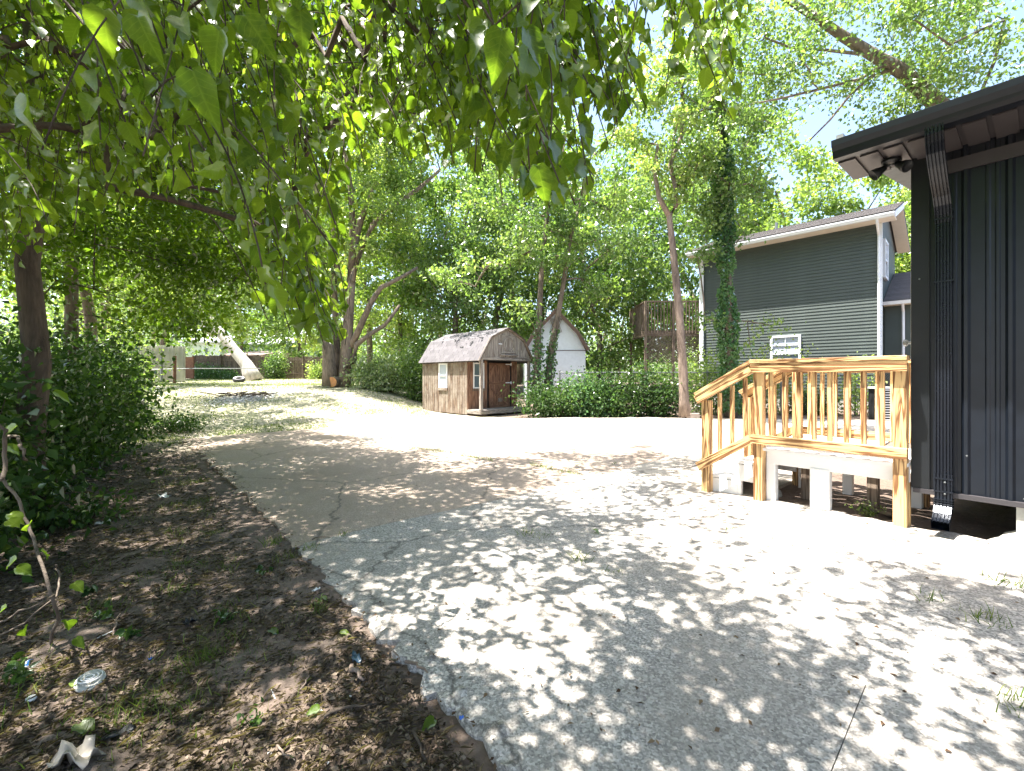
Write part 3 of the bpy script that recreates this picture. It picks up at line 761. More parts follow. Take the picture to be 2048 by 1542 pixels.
# door of planks with braces and hinges
dm = bpy.data.objects.new('door', None); COL.objects.link(dm); dm.parent = shed; dm.matrix_parent_inverse = mat_world(shed).inverted(); dm.location = SH(PD, 1.52, FL)
for i in range(9):
    b = .985 + (i + .5) * .118; board('door_plank', SH(PD - .02, b, FL + .02), SH(PD - .02, b, 1.90), .112, .022, M_sheddoor, dm, up=d1)
zz = lambda z: z
for (b0, z0, b1, z1) in ((.99, 1.14, 2.04, 1.14), (.99, FL + .07, 2.04, FL + .07), (.99, 1.86, 2.04, 1.86), (1.06, .98, 1.4, .62), (1.98, 1.08, 1.45, .66), (1.5, .60, 1.98, .30), (1.04, 1.62, 1.20, 1.82)):
    board('brace', SH(PD - .045, b0, z0), SH(PD - .045, b1, z1), .02, .08 if z0 == z1 else .05, M_sheddoor, dm)
for z in (1.16, 1.86):
    m = MB(); m.box(SH(PD - .062, 1.92, z), .26, .01, .03, d2, d1); m.box(SH(PD - .062, 2.07, z), .05, .012, .10, d2, d1); m.obj('hinge', M_whitetrim, dm)
m = MB(); m.box(SH(PD - .05, 1.52, .52), .20, .012, .14, d2, d1); m.obj('vent_plate', M_shedwood, dm)
for b in (.05, WS - .05):
    board('post', SH(.05, b, FL - .04), SH(.05, b, WH), .10, .10, M_shedgrey, shed, up=d1)
board('beam', SH(-.0, -.05, WH + .05), SH(-.0, WS + .05, WH + .05), .05, .11, M_shedgrey, shed)
# gambrel profile
OV = .13
PR = [(-OV, WH - .04), (.42, WH + .80), (WS / 2, WH + 1.16), (WS - .42, WH + .80), (WS + OV, WH - .04)]
def prof_z(b):
    for (x0, z0), (x1, z1) in zip(PR, PR[1:]):
        if x0 <= b <= x1: return z0 + (z1 - z0) * (b - x0) / (x1 - x0)
    return WH
n = 22
for i in range(n):
    b = (i + .5) * WS / n; zt = prof_z(b) - .05
    board('gable_plank', SH(0, b, WH + .10), SH(0, b, zt), WS / n - .006, .022, M_shedgrey, shed, up=d1)
m = MB(); m.prism([SH(.03, -.0, WH)] + [SH(.03, x, z - .04) for x, z in PR[0:]] + [SH(.03, WS, WH)], d1 * (LS - .06)); m.obj('attic_wall', M_dark, shed)
# loft door on the gable
cb = 1.28
for (b0, z0, b1, z1) in ((cb - .33, .26, cb - .33, .88), (cb + .33, .26, cb + .33, .88)): board('loft_trim', SH(-.022, b0, WH + z0), SH(-.022, b1, WH + z1), .02, .06, M_shedgrey, shed, up=d2)
for z in (.28, .86): board('loft_trim', SH(-.024, cb - .36, WH + z), SH(-.024, cb + .36, WH + z), .02, .06, M_shedgrey, shed)
for k in range(8):
    a0, a1 = math.pi / 8 + k * math.pi / 4, math.pi / 8 + (k + 1) * math.pi / 4; r = .26
    board('octagon_trim', SH(-.03, cb + r * math.cos(a0), WH + .57 + r * math.sin(a0)), SH(-.03, cb + r * math.cos(a1), WH + .57 + r * math.sin(a1)), .02, .035, M_shedgrey, shed, up=UPV if abs(math.cos((a0 + a1) / 2)) < .95 else d2)
m = MB(); m.box(SH(-.04, cb - .42, WH + .57), .16, .012, .03, d2, d1); m.obj('hinge', M_whitetrim, shed)
board('loft_sill', SH(-.05, cb - .42, WH + .18), SH(-.05, cb + .42, WH + .18), .06, .04, M_shedgrey, shed)
# rake boards and shingles
sl_i = 0
for (x0, z0), (x1, z1) in zip(PR, PR[1:]):
    board('rake_board', SH(-.045, x0, z0 - .03), SH(-.045, x1, z1 - .03), .03, .09, M_shedwood, shed, up=UPV)
    p0, p1 = SH(0, x0, z0), SH(0, x1, z1); across = (p1 - p0).normalized(); L = (p1 - p0).length
    nrm = across.cross(d1).normalized(); nrm = nrm if nrm.z > 0 else -nrm
    m = MB(); m.box((p0 + p1) / 2 + d1 * (LS / 2) - nrm * .012, LS + .16, L, .02, d1, across, nrm); m.obj('roof_deck', M_shedwood, shed)
    if x0 > WS / 2 - .01: down = across; start = p0
    else: down = -across; start = p1
    rows = max(2, round(L / .15)); rh = L / rows
    # only the slope the photograph shows gets single shingles
    if x0 < WS / 2 - .01:
        nt_ = 13; tw = (LS + .18) / nt_
        base_me = None
        for r in range(rows):
            for c in range(-1, nt_):
                a0 = -.09 + (c + (.5 if r % 2 else 0)) * tw; a1 = a0 + tw - .008; a0 = max(a0, -.09); a1 = min(a1, LS + .09)
                if a1 - a0 < .04: continue
                q = start + d1 * ((a0 + a1) / 2) + down * ((r + .5) * rh) + nrm * (.010 + random.uniform(0, .004))
                tl = (down - nrm * .035).normalized(); nn = d1.cross(tl); nn = nn if nn.dot(nrm) > 0 else -nn
                mm = MB(); mm.box((0, 0, 0), a1 - a0, rh * 1.06, .008)
                key = ('sh', round(a1 - a0, 3), round(rh, 3))
                if key not in _boards: _boards[key] = mesh_from('shingle', mm.V, mm.F, M_shingle)
                o = link(bpy.data.objects.new('shingle', _boards[key]), shed); M = Matrix((d1, tl, nn)).transposed().to_4x4(); M.translation = q
                o.matrix_parent_inverse = mat_world(shed).inverted(); o.location, qq, _ = M.decompose(); o.rotation_euler = qq.to_euler()
    else:
        m = MB()
        for r in range(rows): m.box((p0 + p1) / 2 + d1 * (LS / 2) + down * ((r + .5) * rh - L / 2) + nrm * .012, LS + .18, rh * 1.05, .008, d1, (down - nrm * .04).normalized(), nrm)
        m.obj('shingle_rows', M_shingle, shed)['kind'] = 'stuff'

# ------------------------------------------------------------------ white gambrel barn behind the fence
bp = Vector((0, 20.5, 0)); bx0, bx1 = W(1052, 700, 20.5).x, W(1171, 700, 20.5).x; bm = (bx0 + bx1) / 2
barn = thing('gambrel_outbuilding', 'white painted outbuilding with brown trimmed gambrel roof beyond the fence', 'outbuilding', (bm, 20.5, .2))
def bz(v): return EYE + (HV - v) / F * 20.5
zr, zk, ze = bz(620), bz(665), bz(700)
hw = (bx1 - bx0) / 2
BP = [(bx0 - .12, ze), (bx0 + .22 * hw * 1.2, zk), (bm, zr), (bx1 - .22 * hw * 1.2, zk), (bx1 + .12, ze)]
m = MB(); m.box((bm, 20.5 + 2.4, (.0 + ze) / 2), hw * 2, 4.8, ze); m.obj('wall', M_barnwhite, barn)
m = MB(); m.prism([(bx0, 20.5, ze + .0), (BP[1][0] + .05, 20.5, zk - .05), (bm, 20.5, zr - .06), (BP[3][0] - .05, 20.5, zk - .05), (bx1, 20.5, ze)], (0, 4.8, 0)); m.obj('gable_wall', M_barnwhite, barn)
m = MB(); m.box((bm, 20.49, ze - .02), hw * 2, .015, .03); m.obj('seam_strip', M_brown, barn)
for (x0, z0), (x1, z1) in zip(BP, BP[1:]):
    p0, p1 = Vector((x0, 20.3, z0)), Vector((x1, 20.3, z1)); a = (p1 - p0).normalized(); nn = a.cross(Vector((0, 1, 0))); nn = nn if nn.z > 0 else -nn
    m = MB(); m.box((p0 + p1) / 2 + Vector((0, 2.6, 0)) + nn * .03, (p1 - p0).length + .04, 5.2, .05, a, Vector((0, 1, 0)), nn); m.obj('roof', M_shingle2, barn)
    board('rake_board', p0 + nn * -.04 + Vector((0, -.02, 0)), p1 + nn * -.04 + Vector((0, -.02, 0)), .03, .14, M_brown, barn)
vt = bpy.data.objects.new('vent', None); COL.objects.link(vt); vt.parent = barn; vt.matrix_parent_inverse = mat_world(barn).inverted(); vt.location = (bm + .0, 20.45, bz(650))
for i in range(7):
    x = bm - .16 + i * .053; board('lattice_strip', (x - .12, 20.46, bz(665)), (x + .12, 20.46, bz(637)), .012, .02, M_deckold, vt); board('lattice_strip', (x + .12, 20.44, bz(665)), (x - .12, 20.44, bz(637)), .012, .02, M_deckold, vt)

# ------------------------------------------------------------------ dark green house
HC = Vector((13.23, 16.0, 0)); HD = Vector((-.70, .714, 0)).normalized(); HE = Vector((.714, .70, 0)).normalized()
def H(a, b, z): return Vector((HC.x, HC.y, z)) + HD * a + HE * b     # a: away to the left along the wall
LH, ZE, Z0 = 6.4, 7.02, .55
house = thing('green_house', 'two storey dark green lap sided house with white trim beyond the fence', 'house', H(LH / 2, 4, .3))
m = MB(); m.box(H(LH / 2, 2.5, (0 + ZE) / 2), LH - .04, 4.96, ZE - .02, HD, HE); m.obj('wall', M_green, house)
m = MB(); m.box(H(LH / 2, .02, .28), LH, .1, .55, HD, HE); m.obj('foundation', M_pier, house)
nl = 52; lh = (ZE - Z0) / nl
wina, winz, winw, winh = 2.98, 2.42, .95, 1.35   # window a centre, z centre
lapme = {}
def lap(a0, a1, z, parent=house, off=0.0, frame=(H, HD, HE)):
    Hh, hd, he = frame
    key = round(a1 - a0, 3)
    if key not in lapme:
        L = a1 - a0; V = []
        for x in (-L / 2, L / 2): V += [(x, -.004, lh), (x, -.022, .0), (x, 0.0, 0), (x, 0.0, lh)]
        lapme[key] = mesh_from('siding_board', V, [(0, 4, 5, 1), (1, 5, 6, 2), (3, 7, 4, 0), (0, 1, 2, 3), (4, 7, 6, 5)], M_green)
    o = link(bpy.data.objects.new('siding_board', lapme[key]), parent); M = Matrix((hd, he, UPV)).transposed().to_4x4(); M.translation = Hh((a0 + a1) / 2, off, z)
    o.matrix_parent_inverse = mat_world(parent).inverted(); o.location, qq, _ = M.decompose(); o.rotation_euler = qq.to_euler()
for i in range(nl):
    z = Z0 + i * lh
    if winz - winh / 2 - .08 < z + lh / 2 < winz + winh / 2 + .06: lap(.08, wina - winw / 2 - .05, z); lap(wina + winw / 2 + .05, LH - .08, z)
    else: lap(.08, LH - .08, z)
for a in (.0, LH): 
    m = MB(); m.box(H(a, -.0, (Z0 + ZE) / 2), .16 if a else .14, .06, ZE - Z0, HD, HE); m.obj('corner_board', M_whitetrim, house)
def window(p, ax, nrm, w, h, parent, mat=M_whitetrim, muntins=(1, 1), blinds=True, top_only=False):
    f = MB()
    for sg in (-1, 1): f.box(p + ax * (sg * (w / 2 + .03)), .08, .09, h + .14, ax, nrm); f.box(p + Vector((0, 0, sg * (h / 2 + .03))), w, .09, .08, ax, nrm)
    o = f.obj('window', mat, parent)
    q = MB(); q.box(p + nrm * .0, w, .05, .06, ax, nrm)
    for i in range(muntins[0]): q.box(p + ax * (w * ((i + 1) / (muntins[0] + 1) - .5)) + Vector((0, 0, h / 4)), .022, .04, h / 2, ax, nrm)
    for i in range(muntins[1]): q.box(p + Vector((0, 0, h / 4 + h / 2 * ((i + 1) / (muntins[1] + 1) - .5))), w, .04, .022, ax, nrm)
    q.obj('sash', mat, o)
    for sg in (-1, 1):
        q = MB(); q.box(p - nrm * .015 + Vector((0, 0, sg * h / 4)), w, .006, h / 2 - .05, ax, nrm); q.obj('pane', M_blind if (blinds and sg > 0) else M_glass, o)
    return o
window(H(wina, -.03, winz), HD, -HE, winw, winh, house)
# eave: soffit, gutter, roof
OVH = .58
m = MB(); m.box(H(LH / 2, -OVH / 2 + .02, ZE - .0), LH + .9, OVH, .04, HD, HE); m.obj('soffit', M_cream, house)
m = MB(); m.prism([H(LH + .45, -OVH - a, ZE + b) for a, b in ((0, -.02), (.09, -.02), (.13, .08), (.13, .12), (0, .12))], HD * -(LH + .9)); m.obj('gutter', M_whitetrim, house)
rp = math.tan(math.radians(20)); RD = 2.5
sr = math.hypot(RD + OVH, (RD + OVH) * rp); ra = (HE + UPV * rp).normalized(); rn = ra.cross(HD); rn = rn if rn.z > 0 else -rn
m = MB(); m.box(H(LH / 2, -OVH, ZE + .12) + ra * (sr / 2) + rn * .02, LH + .9, sr, .04, HD, ra, rn); m.obj('roof_deck', M_shingle2, house)
rows = 20
for i in range(rows):
    o_ = H(LH / 2, -OVH - .03, ZE + .13) + ra * ((i + .5) * sr / rows) + rn * .055
    m = MB(); m.box(o_, LH + .94, sr / rows * 1.05, .012, HD, (ra + rn * -.04).normalized(), rn); m.obj('shingle_course', M_shingle2, house)
rb = (-HE * -1 + UPV * -rp).normalized(); 
m = MB(); m.prism([H(-.45, RD, ZE + .12 + (RD + OVH) * rp), H(-.45, 2 * RD + OVH, ZE + .12), H(-.45, 2 * RD + OVH, ZE + .02), H(-.45, RD, ZE + (RD + OVH) * rp)], HD * (LH + .9)); m.obj('roof_back', M_shingle2, house)
m = MB(); m.prism([H(-.44, RD, ZE - .02 + (RD + OVH) * rp), H(-.44, 2 * RD + OVH, ZE), H(-.44, 2 * RD + OVH, ZE - .04), H(-.44, RD, ZE - .06 + (RD + OVH) * rp)], HD * .42); m.obj('rake_soffit', M_cream, house)
# gable wall and its rake soffit on the near end
m = MB(); m.prism([H(.02, .05, ZE - .05), H(.02, RD, ZE + (RD) * rp), H(.02, 2 * RD - .03, ZE - .05)], HD * (LH - .04)); m.obj('gable_wall', M_green, house)
m = MB(); m.box(H(-.22, -OVH, ZE + .05) + ra * (sr / 2), .44, sr, .05, HD, ra, rn); m.obj('rake_soffit', M_cream, house)
m = MB(); m.box(H(-.46, -OVH, ZE + .04) + ra * (sr / 2), .03, sr, .2, HD, ra, rn); m.obj('rake_board', M_whitetrim, house)
window(H(-.03, 1.3, 5.9), HE, -HD, .8, 1.3, house)
m = MB(); m.box(H(3.3, .8, ZE + .62), 1.3, .8, .10, HD, ra, rn); m.obj('skylight', M_metalgrey, house)
m = MB(); m.lathe(H(3.9, 2.2, ZE + .4), [(.06, 0), (.06, 1.1)], 10); m.obj('vent_pipe', M_metalgrey, house)
# downspouts on the corners
def dspout(a, z1, z0=.4, b=-.09):
    m = MB(); m.tube([H(a, -OVH - .03, z1), H(a, -OVH + .02, z1 - .15), H(a, b, z1 - .5), H(a, b, z0)], .045, 6); m.obj('downspout', M_whitetrim, house)
dspout(.02, ZE + .02); dspout(LH - .1, ZE + .02)
# single storey wing to the right, set back
wz = 4.18; wb = 1.25; WL = 7.0
m = MB(); m.box(H(-WL / 2, wb + 2.5, wz / 2), WL, 5.0, wz, HD, HE); m.obj('wing_wall', M_green, house)
for i in range(int((wz - Z0) / lh)): 
    z = Z0 + i * lh
    if 2.1 < z < 3.75: lap(-WL, -2.75, z, off=wb); lap(-.95, -.0, z, off=wb)
    else: lap(-WL, -.0, z, off=wb)
window(H(-1.85, wb - .03, 2.98), HD, -HE, 1.6, 1.5, house, muntins=(0, 0))
m = MB(); m.prism([H(0, wb - .35 - a, wz + b) for a, b in ((0, -.04), (.09, -.04), (.13, .08), (0, .08))], HD * -WL); m.obj('wing_gutter', M_whitetrim, house)
m = MB(); m.box(H(-WL / 2, wb - .15, wz - .03), WL, .36, .03, HD, HE); m.obj('wing_soffit', M_cream, house)
wra = (HE + UPV * math.tan(math.radians(24))).normalized(); wrn = wra.cross(HD); wrn = wrn if wrn.z > 0 else -wrn
m = MB(); m.box(H(-WL / 2, wb - .35, wz + .08) + wra * 2.0, WL, 4.0, .04, HD, wra, wrn); m.obj('wing_roof', M_shingle2, house)
for i in range(22):
    m = MB(); m.box(H(-WL / 2, wb - .36, wz + .08) + wra * ((i + .5) * 4.0 / 22) + wrn * .035, WL, 4.0 / 22 * 1.05, .012, HD, (wra + wrn * -.04).normalized(), wrn); m.obj('shingle_course', M_shingle2, house)
m = MB(); m.tube([H(-.55, wb - .4, wz), H(-.55, wb - .1, wz - .3), H(-.55, wb - .1, .4)], .045, 6); m.obj('downspout', M_whitetrim, house)
# raised deck with lattice skirt at the far end of the house
dk = thing('raised_deck', 'old grey brown raised deck with lattice skirt at the far end of the green house', 'deck', (7.6, 21, .6))
dx0, dx1, dy = W(1291, 700, 21).x, W(1402, 700, 21).x, 21.0
zf, zt_, zl = EYE + 88 / F * dy, EYE + 152 / F * dy, EYE + 30 / F * dy
board('beam', (dx0, dy, zf), (dx1, dy, zf), .05, .26, M_deckold, dk); board('handrail', (dx0, dy, zt_), (dx1, dy, zt_), .12, .06, M_deckold, dk)
board('beam', (dx0, dy, zf + .0), (dx0, dy + 2.6, zf), .05, .26, M_deckold, dk); board('handrail', (dx0, dy, zt_), (dx0, dy + 2.6, zt_), .12, .06, M_deckold, dk)
for x in (dx0, (dx0 + dx1) / 2, dx1): board('post', (x, dy, .3), (x, dy, zt_), .12, .12, M_deckold, dk, up=Vector((0, 1, 0)))
board('post', (dx0, dy + 2.6, .3), (dx0, dy + 2.6, zt_), .12, .12, M_deckold, dk, up=Vector((0, 1, 0)))
n = 17
for i in range(n):
    x = dx0 + .12 + (dx1 - dx0 - .24) * i / (n - 1); board('baluster', (x, dy - .04, zf), (x, dy - .04, zt_), .045, .045, M_deckold, dk, up=Vector((0, 1, 0)))
for i in range(12):
    y = dy + .15 + i * .2; board('baluster', (dx0, y, zf), (dx0, y, zt_), .045, .045, M_deckold, dk, up=Vector((1, 0, 0)))
for i in range(11): board('deck_board', (dx0, dy + .1 + i * .24, zf + .13), (dx1, dy + .1 + i * .24, zf + .13), .225, .03, M_deckold, dk)
h = zf - .13 - zl; n = 24
for i in range(-8, n):
    x = dx0 + i * .13
    for sg, yy in ((1, dy), (-1, dy + .015)):
        xa, xb = (x, x + h) if sg > 0 else (x + h, x); za, zb = zl, zl + h
        xl, xr = min(xa, xb), max(xa, xb)
        f0 = max(0.0, (dx0 - xl) / h); f1 = min(1.0, (dx1 - xl) / h)
        if f1 - f0 < .03: continue
        def pt(f): return (xl + h * f, yy, (zl + h * f) if sg > 0 else (zl + h - h * f))
        board('lattice_strip', pt(f0), pt(f1), .008, .04, M_deckold, dk)
# louvred condenser seen between the balusters
ac = thing('air_conditioner', 'white louvred air conditioning unit standing on the ground by the green house', 'air conditioner', (W(1780, 800, 13.2).x, 13.2, .2))
ax0, ax1 = W(1766, 800, 13.2).x, W(1793, 800, 13.2).x
m = MB(); m.box(((ax0 + ax1) / 2, 13.5, 1.14), ax1 - ax0 + .06, .62, .06); m.obj('top_cover', M_white, ac)
m = MB(); m.box(((ax0 + ax1) / 2, 13.5, .64), ax1 - ax0 - .04, .54, .95); m.obj('core', M_dark, ac)
for i in range(13):
    m = MB(); m.box(((ax0 + ax1) / 2, 13.2, .2 + i * .073), ax1 - ax0, .03, .028); m.obj('louvre', M_white, ac)
for x in (ax0, ax1):
    m = MB(); m.box((x, 13.21, .62), .035, .04, 1.0); m.obj('corner_post', M_white, ac)

# ------------------------------------------------------------------ chain link fence on the right
cf = thing('chain_link_fence', 'low grey chain link fence running behind the bushes and the pine railing', 'fence', (6, 15, .2))
fy = 14.9; fx0, fx1 = 1.6, 14.0
zt = EYE + 10 / F * fy; zb = .22
m = MB(); m.tube([(fx0, fy, zt), (fx1, fy, zt)], .022, 8); m.obj('top_rail', M_metalgrey, cf)
x = fx0
while x <= fx1 + .01:
    m = MB(); m.tube([(x, fy + .04, 0), (x, fy + .04, zt + .04)], .03, 8); m.lathe((x, fy + .04, zt + .04), [(.034, 0), (.034, .03), (0, .05)], 8); m.obj('post', M_metalgrey, cf); x += 2.48
m = MB(); hh = zt - zb; st = .085
k = -int(hh / st)
while k * st < fx1 - fx0:
    for sg in (1, -1):
        a = fx0 + k * st; x0, x1 = (a, a + hh) if sg > 0 else (a + hh, a)
        f0, f1 = 0.0, 1.0
        lo = min(x0, x1)
        f0 = max(0, (fx0 - lo) / hh); f1 = min(1, (fx1 - lo) / hh)
        if f1 - f0 < .02: continue
        if sg > 0: p, q = (lo + hh * f0, fy, zb + hh * f0), (lo + hh * f1, fy, zb + hh * f1)
        else: p, q = (lo + hh * f0, fy, zt - hh * f0), (lo + hh * f1, fy, zt - hh * f1)
        m.tube([p, q], .0032, 3, False)
    k += 1
m.obj('wire_mesh', M_metalgrey, cf)['kind'] = 'stuff'

# ------------------------------------------------------------------ back boundary on the left
fb = thing('plank_fence', 'old brown plank fence across the back of the lawn', 'fence', (-19, 33.5, 1.3))
Yf = 33.5; xa, xb = W(388, 700, Yf).x, W(662, 700, Yf).x
def fz(x): return g(x, Yf)
x = xa; i = 0; random.seed(5)
while x < xb:
    w = .145; zt2 = EYE + 44 / F * Yf + random.gauss(0, .035) - (.12 if x > W(520, 0, Yf).x else 0)
    board('fence_plank', (x, Yf + random.gauss(0, .01), fz(x) - .05), (x, Yf, round(zt2, 2)), w, .02, M_fencewood, fb, up=Vector((0, 1, 0))); x += .155; i += 1
for z in (1.75, 2.75): board('fence_rail', (xa, Yf - .04, z), (xb, Yf - .04, z), .04, .09, M_fencewood, fb)
for k in range(6):
    x = xa + (xb - xa) * k / 5; board('fence_post', (x, Yf - .1, fz(x) - .2), (x, Yf - .1, 3.1), .10, .10, M_fencewood, fb, up=Vector((0, 1, 0)))
op = board('old_post', W(379, 757, 31), W(379, 714, 31), .62, .12, M_rust, None, up=Vector((0, 1, 0))); tag(op, 'orange brown board post beside the pale corrugated sheets', 'post')
# corrugated sheets
cg = thing('corrugated_screen', 'pale grey corrugated metal sheets standing upright at the back of the lawn', 'metal sheet', (-21.5, 27, .8))
Yc = 27.5
def corr(u0, u1, vt0, vt1, vb, Y0, Y1, name='sheet'):
    p0, p1 = W(u0, 0, Y0), W(u1, 0, Y1); n = 60; V = []; F_ = []
    dirv = Vector((p1.x - p0.x, p1.y - p0.y, 0)); nn = Vector((dirv.y, -dirv.x, 0)).normalized()
    for i in range(n + 1):
        f = i / n; b = Vector((p0.x, p0.y, 0)) + dirv * f + nn * (.035 * math.sin(i * 1.9)); Yq = Y0 + (Y1 - Y0) * f; zt3 = EYE + (HV - (vt0 + (vt1 - vt0) * f)) / F * Yq
        V += [(b.x, b.y, g(b.x, b.y) - .1), (b.x, b.y, zt3)]
    for i in range(n): F_.append((2 * i, 2 * i + 2, 2 * i + 3, 2 * i + 1))
    o = obj(name, V, F_, M_corr, cg); md = o.modifiers.new('s', 'SOLIDIFY'); md.thickness = .01; return o
corr(262, 318, 694, 691, 780, 27.0, 27.3); corr(318.5, 371, 690, 693, 772, 27.32, 27.6)
for i, (u, vb, vt3, mt, lab) in enumerate(((297, 776, 712, M_bark_dark, 'dark thick post first in the row before the corrugated sheets'), (323, 774, 715, M_metalgrey, 'grey slim post in the middle of the row before the corrugated sheets'), (349, 772, 712, M_rust, 'rusty brown post with a vine clump on its top before the corrugated sheets'))):
    p = W(u, vb, 26.4); m = MB(); m.tube([(p.x, p.y, .7), (p.x + .02, p.y, EYE + (HV - vt3) / F * 26.4)], .09 if i != 1 else .07, 8); o = m.obj('fence_post', mt); tag(o, lab, 'post')
rl = thing('fence_rail_pipe', 'thin grey horizontal pipe rail crossing the corrugated sheets and plank fence', 'fence rail', W(400, 738, 26.8))
m = MB(); m.tube([W(300, 739, 26.5), W(380, 737, 27.2), W(520, 737, 29.5)], .03, 6); m.obj('pipe', M_metalgrey, rl)
# distant houses
def far_house(name, label, u0, u1, Y, v_eave, v_ridge, wall, roof, wins, cat='house'):
    x0, x1 = W(u0, 0, Y).x, W(u1, 0, Y).x; ze = EYE + (HV - v_eave) / F * Y; zr = EYE + (HV - v_ridge) / F * Y; t = thing(name, label, cat, ((x0 + x1) / 2, Y, 1.2))
    m = MB(); m.box(((x0 + x1) / 2, Y + 4, (ze + .5) / 2), x1 - x0, 8, ze - .5); m.obj('wall', wall, t)
    m = MB(); ov = .4
    m.prism([(x0 - ov, Y - ov, ze), (x0 - ov, Y + 4, zr), (x0 - ov, Y + 8 + ov, ze), (x0 - ov, Y + 8 + ov, ze - .15), (x0 - ov, Y - ov, ze - .15)], (x1 - x0 + 2 * ov, 0, 0)); m.obj('roof', roof, t)
    for (ua, ub, va, vb) in wins:
        f = MB(); pa, pb = W(ua, va, Y), W(ub, vb, Y); f.box(((pa.x + pb.x) / 2, Y - .03, (pa.z + pb.z) / 2), pb.x - pa.x, .1, pa.z - pb.z); o = f.obj('window', M_whitetrim, t)
        f = MB(); f.box(((pa.x + pb.x) / 2, Y - .09, (pa.z + pb.z) / 2), (pb.x - pa.x) * .62, .03, (pa.z - pb.z) * .72); f.obj('pane', M_glass, o)
    return t
far_house('distant_house', 'pale blue grey house with pale roof far beyond the plank fence', 462, 640, 52, 688, 655, M_teal, M_roofpale, ((484, 494, 690, 704), (536, 544, 692, 704)))
far_house('distant_house', 'white distant house behind the leaning trunk and plank fence', 372, 440, 48, 684, 662, M_barnwhite, M_roofpale, ((410, 418, 694, 712),))
far_house('distant_shed', 'low shed with faded red roof just over the plank fence', 462, 522, 40, 709, 697, M_cream, M_roofred, (), 'shed')
#@@PLANTS
# ------------------------------------------------------------------ trees
def GP(x, y, dz=0): return Vector((x, y, g(x, y) + dz))
R = random
# big multi stemmed tree at the back of the lawn
Y0 = 21.5
b0 = W(690, 770, Y0)
tr, sk = tree('big_tree', 'large many stemmed tree at the back of the lawn beside a sawn stump', GP(W(690, 0, Y0).x, Y0), 15, 5, 120, 260, .34,
     trunk=[W(690, 775, Y0), W(692, 730, Y0), W(694, 680, Y0), W(698, 620, Y0), W(704, 540, Y0 + .2), W(706, 460, Y0 + .3), W(702, 380, Y0 + .2), W(690, 300, Y0)],
     limbs=([W(703, 692, Y0), W(722, 650, Y0 - .2), W(742, 605, Y0 - .3), W(762, 575, Y0 - .3), W(800, 556, Y0 - .2), W(835, 535, Y0)],
            [W(704, 560, Y0), W(722, 500, Y0), W(745, 450, Y0), W(790, 410, Y0), W(840, 375, Y0 + .2), W(880, 340, Y0 + .3)],
            [W(692, 740, Y0 - .2), W(708, 722, Y0 - .3), W(712, 690, Y0 - .3), W(740, 668, Y0 - .2), W(770, 650, Y0), W(800, 610, Y0)],
            [W(696, 640, Y0), W(690, 600, Y0), W(676, 540, Y0), W(668, 470, Y0), W(655, 400, Y0)],
            [W(706, 500, Y0), W(722, 440, Y0), W(745, 380, Y0), W(775, 340, Y0)]),
     mat=M_leaf_bg2, bm=M_bark_red, seed=11, leaf=.2, crad=.9, cshape=(W(690, 330, Y0), (4.6, 3.5, 4.9)), tip=.012,
     extra=[W(640, 560, Y0 - 1), W(620, 580, Y0), W(640, 500, Y0 - 1), W(600, 640, Y0), W(620, 680, Y0 + .5)])
st = thing('broken_trunk', 'bare upright broken trunk with splintered orange top beside the large tree', 'tree trunk', GP(W(658, 0, 21.2).x, 21.2))
m = MB(); m.tube([W(659, 772, 21.2), W(659, 740, 21.2), W(657, 700, 21.2), W(655, 662, 21.2)], [.36, .33, .28, .25], 12); m.obj('trunk', M_bark, st, True)
m = MB()
for k in range(9):
    a = k * .7; p = W(655, 662, 21.2) + Vector((math.cos(a) * .14, math.sin(a) * .14, -.1)); m.tube([p, p + Vector((R.gauss(0, .03), 0, .12 + R.random() * .32))], [.07, .015], 5)
m.obj('splintered_top', plain('fresh_torn_wood', (.50, .22, .09), .9, 0, .25, 9, .3), st)
lg = thing('sawn_log', 'cut log with orange sawn face lying at the foot of the broken trunk', 'log', W(663, 766, 20.6))
m = MB(); m.lathe(W(664, 764, 20.9), [(.0, 0), (.25, 0), (.27, .06), (.26, .5)], 16, Vector((.15, 1, .05)).normalized()); m.obj('log', M_bark, lg, True)
m = MB(); m.lathe(W(664, 764, 20.9) + Vector((0, -.012, 0)), [(.0, 0), (.235, 0), (.235, .01)], 16, Vector((.15, 1, .05)).normalized()); m.obj('sawn_face', plain('sawn_wood', (.55, .25, .10), .8, 0, .15, 9, .1), lg)
st2 = thing('second_trunk', 'thinner bark covered stem between the broken trunk and the large tree', 'tree trunk', GP(W(674, 0, 22).x, 22))
m = MB(); m.tube([W(675, 770, 22), W(674, 720, 22), W(672, 660, 22), W(668, 560, 22), W(664, 480, 22)], [.22, .19, .16, .13, .09], 10); m.obj('trunk', M_bark, st2, True)
# leaning bare trunk at the back
Yl = 30.0
lt = thing('leaning_trunk', 'pale bare trunk leaning steeply over the plank fence', 'tree', GP(W(505, 0, Yl).x, Yl))
m = MB(); m.tube([W(508, 762, Yl), W(500, 745, Yl), W(492, 728, Yl), W(468, 700, Yl), W(440, 665, Yl), W(412, 630, Yl), W(385, 588, Yl), W(365, 550, Yl), W(352, 500, Yl)], [.62, .5, .38, .33, .31, .28, .24, .2, .15], 14)
m.obj('trunk', M_bark_pale, lt, True)
m = MB(); m.tube([W(428, 668, Yl), W(415, 660, Yl), W(400, 640, Yl), W(398, 618, Yl)], [.25, .25, .2, .1], 9); m.obj('broken_limb', M_bark_pale, lt, True)

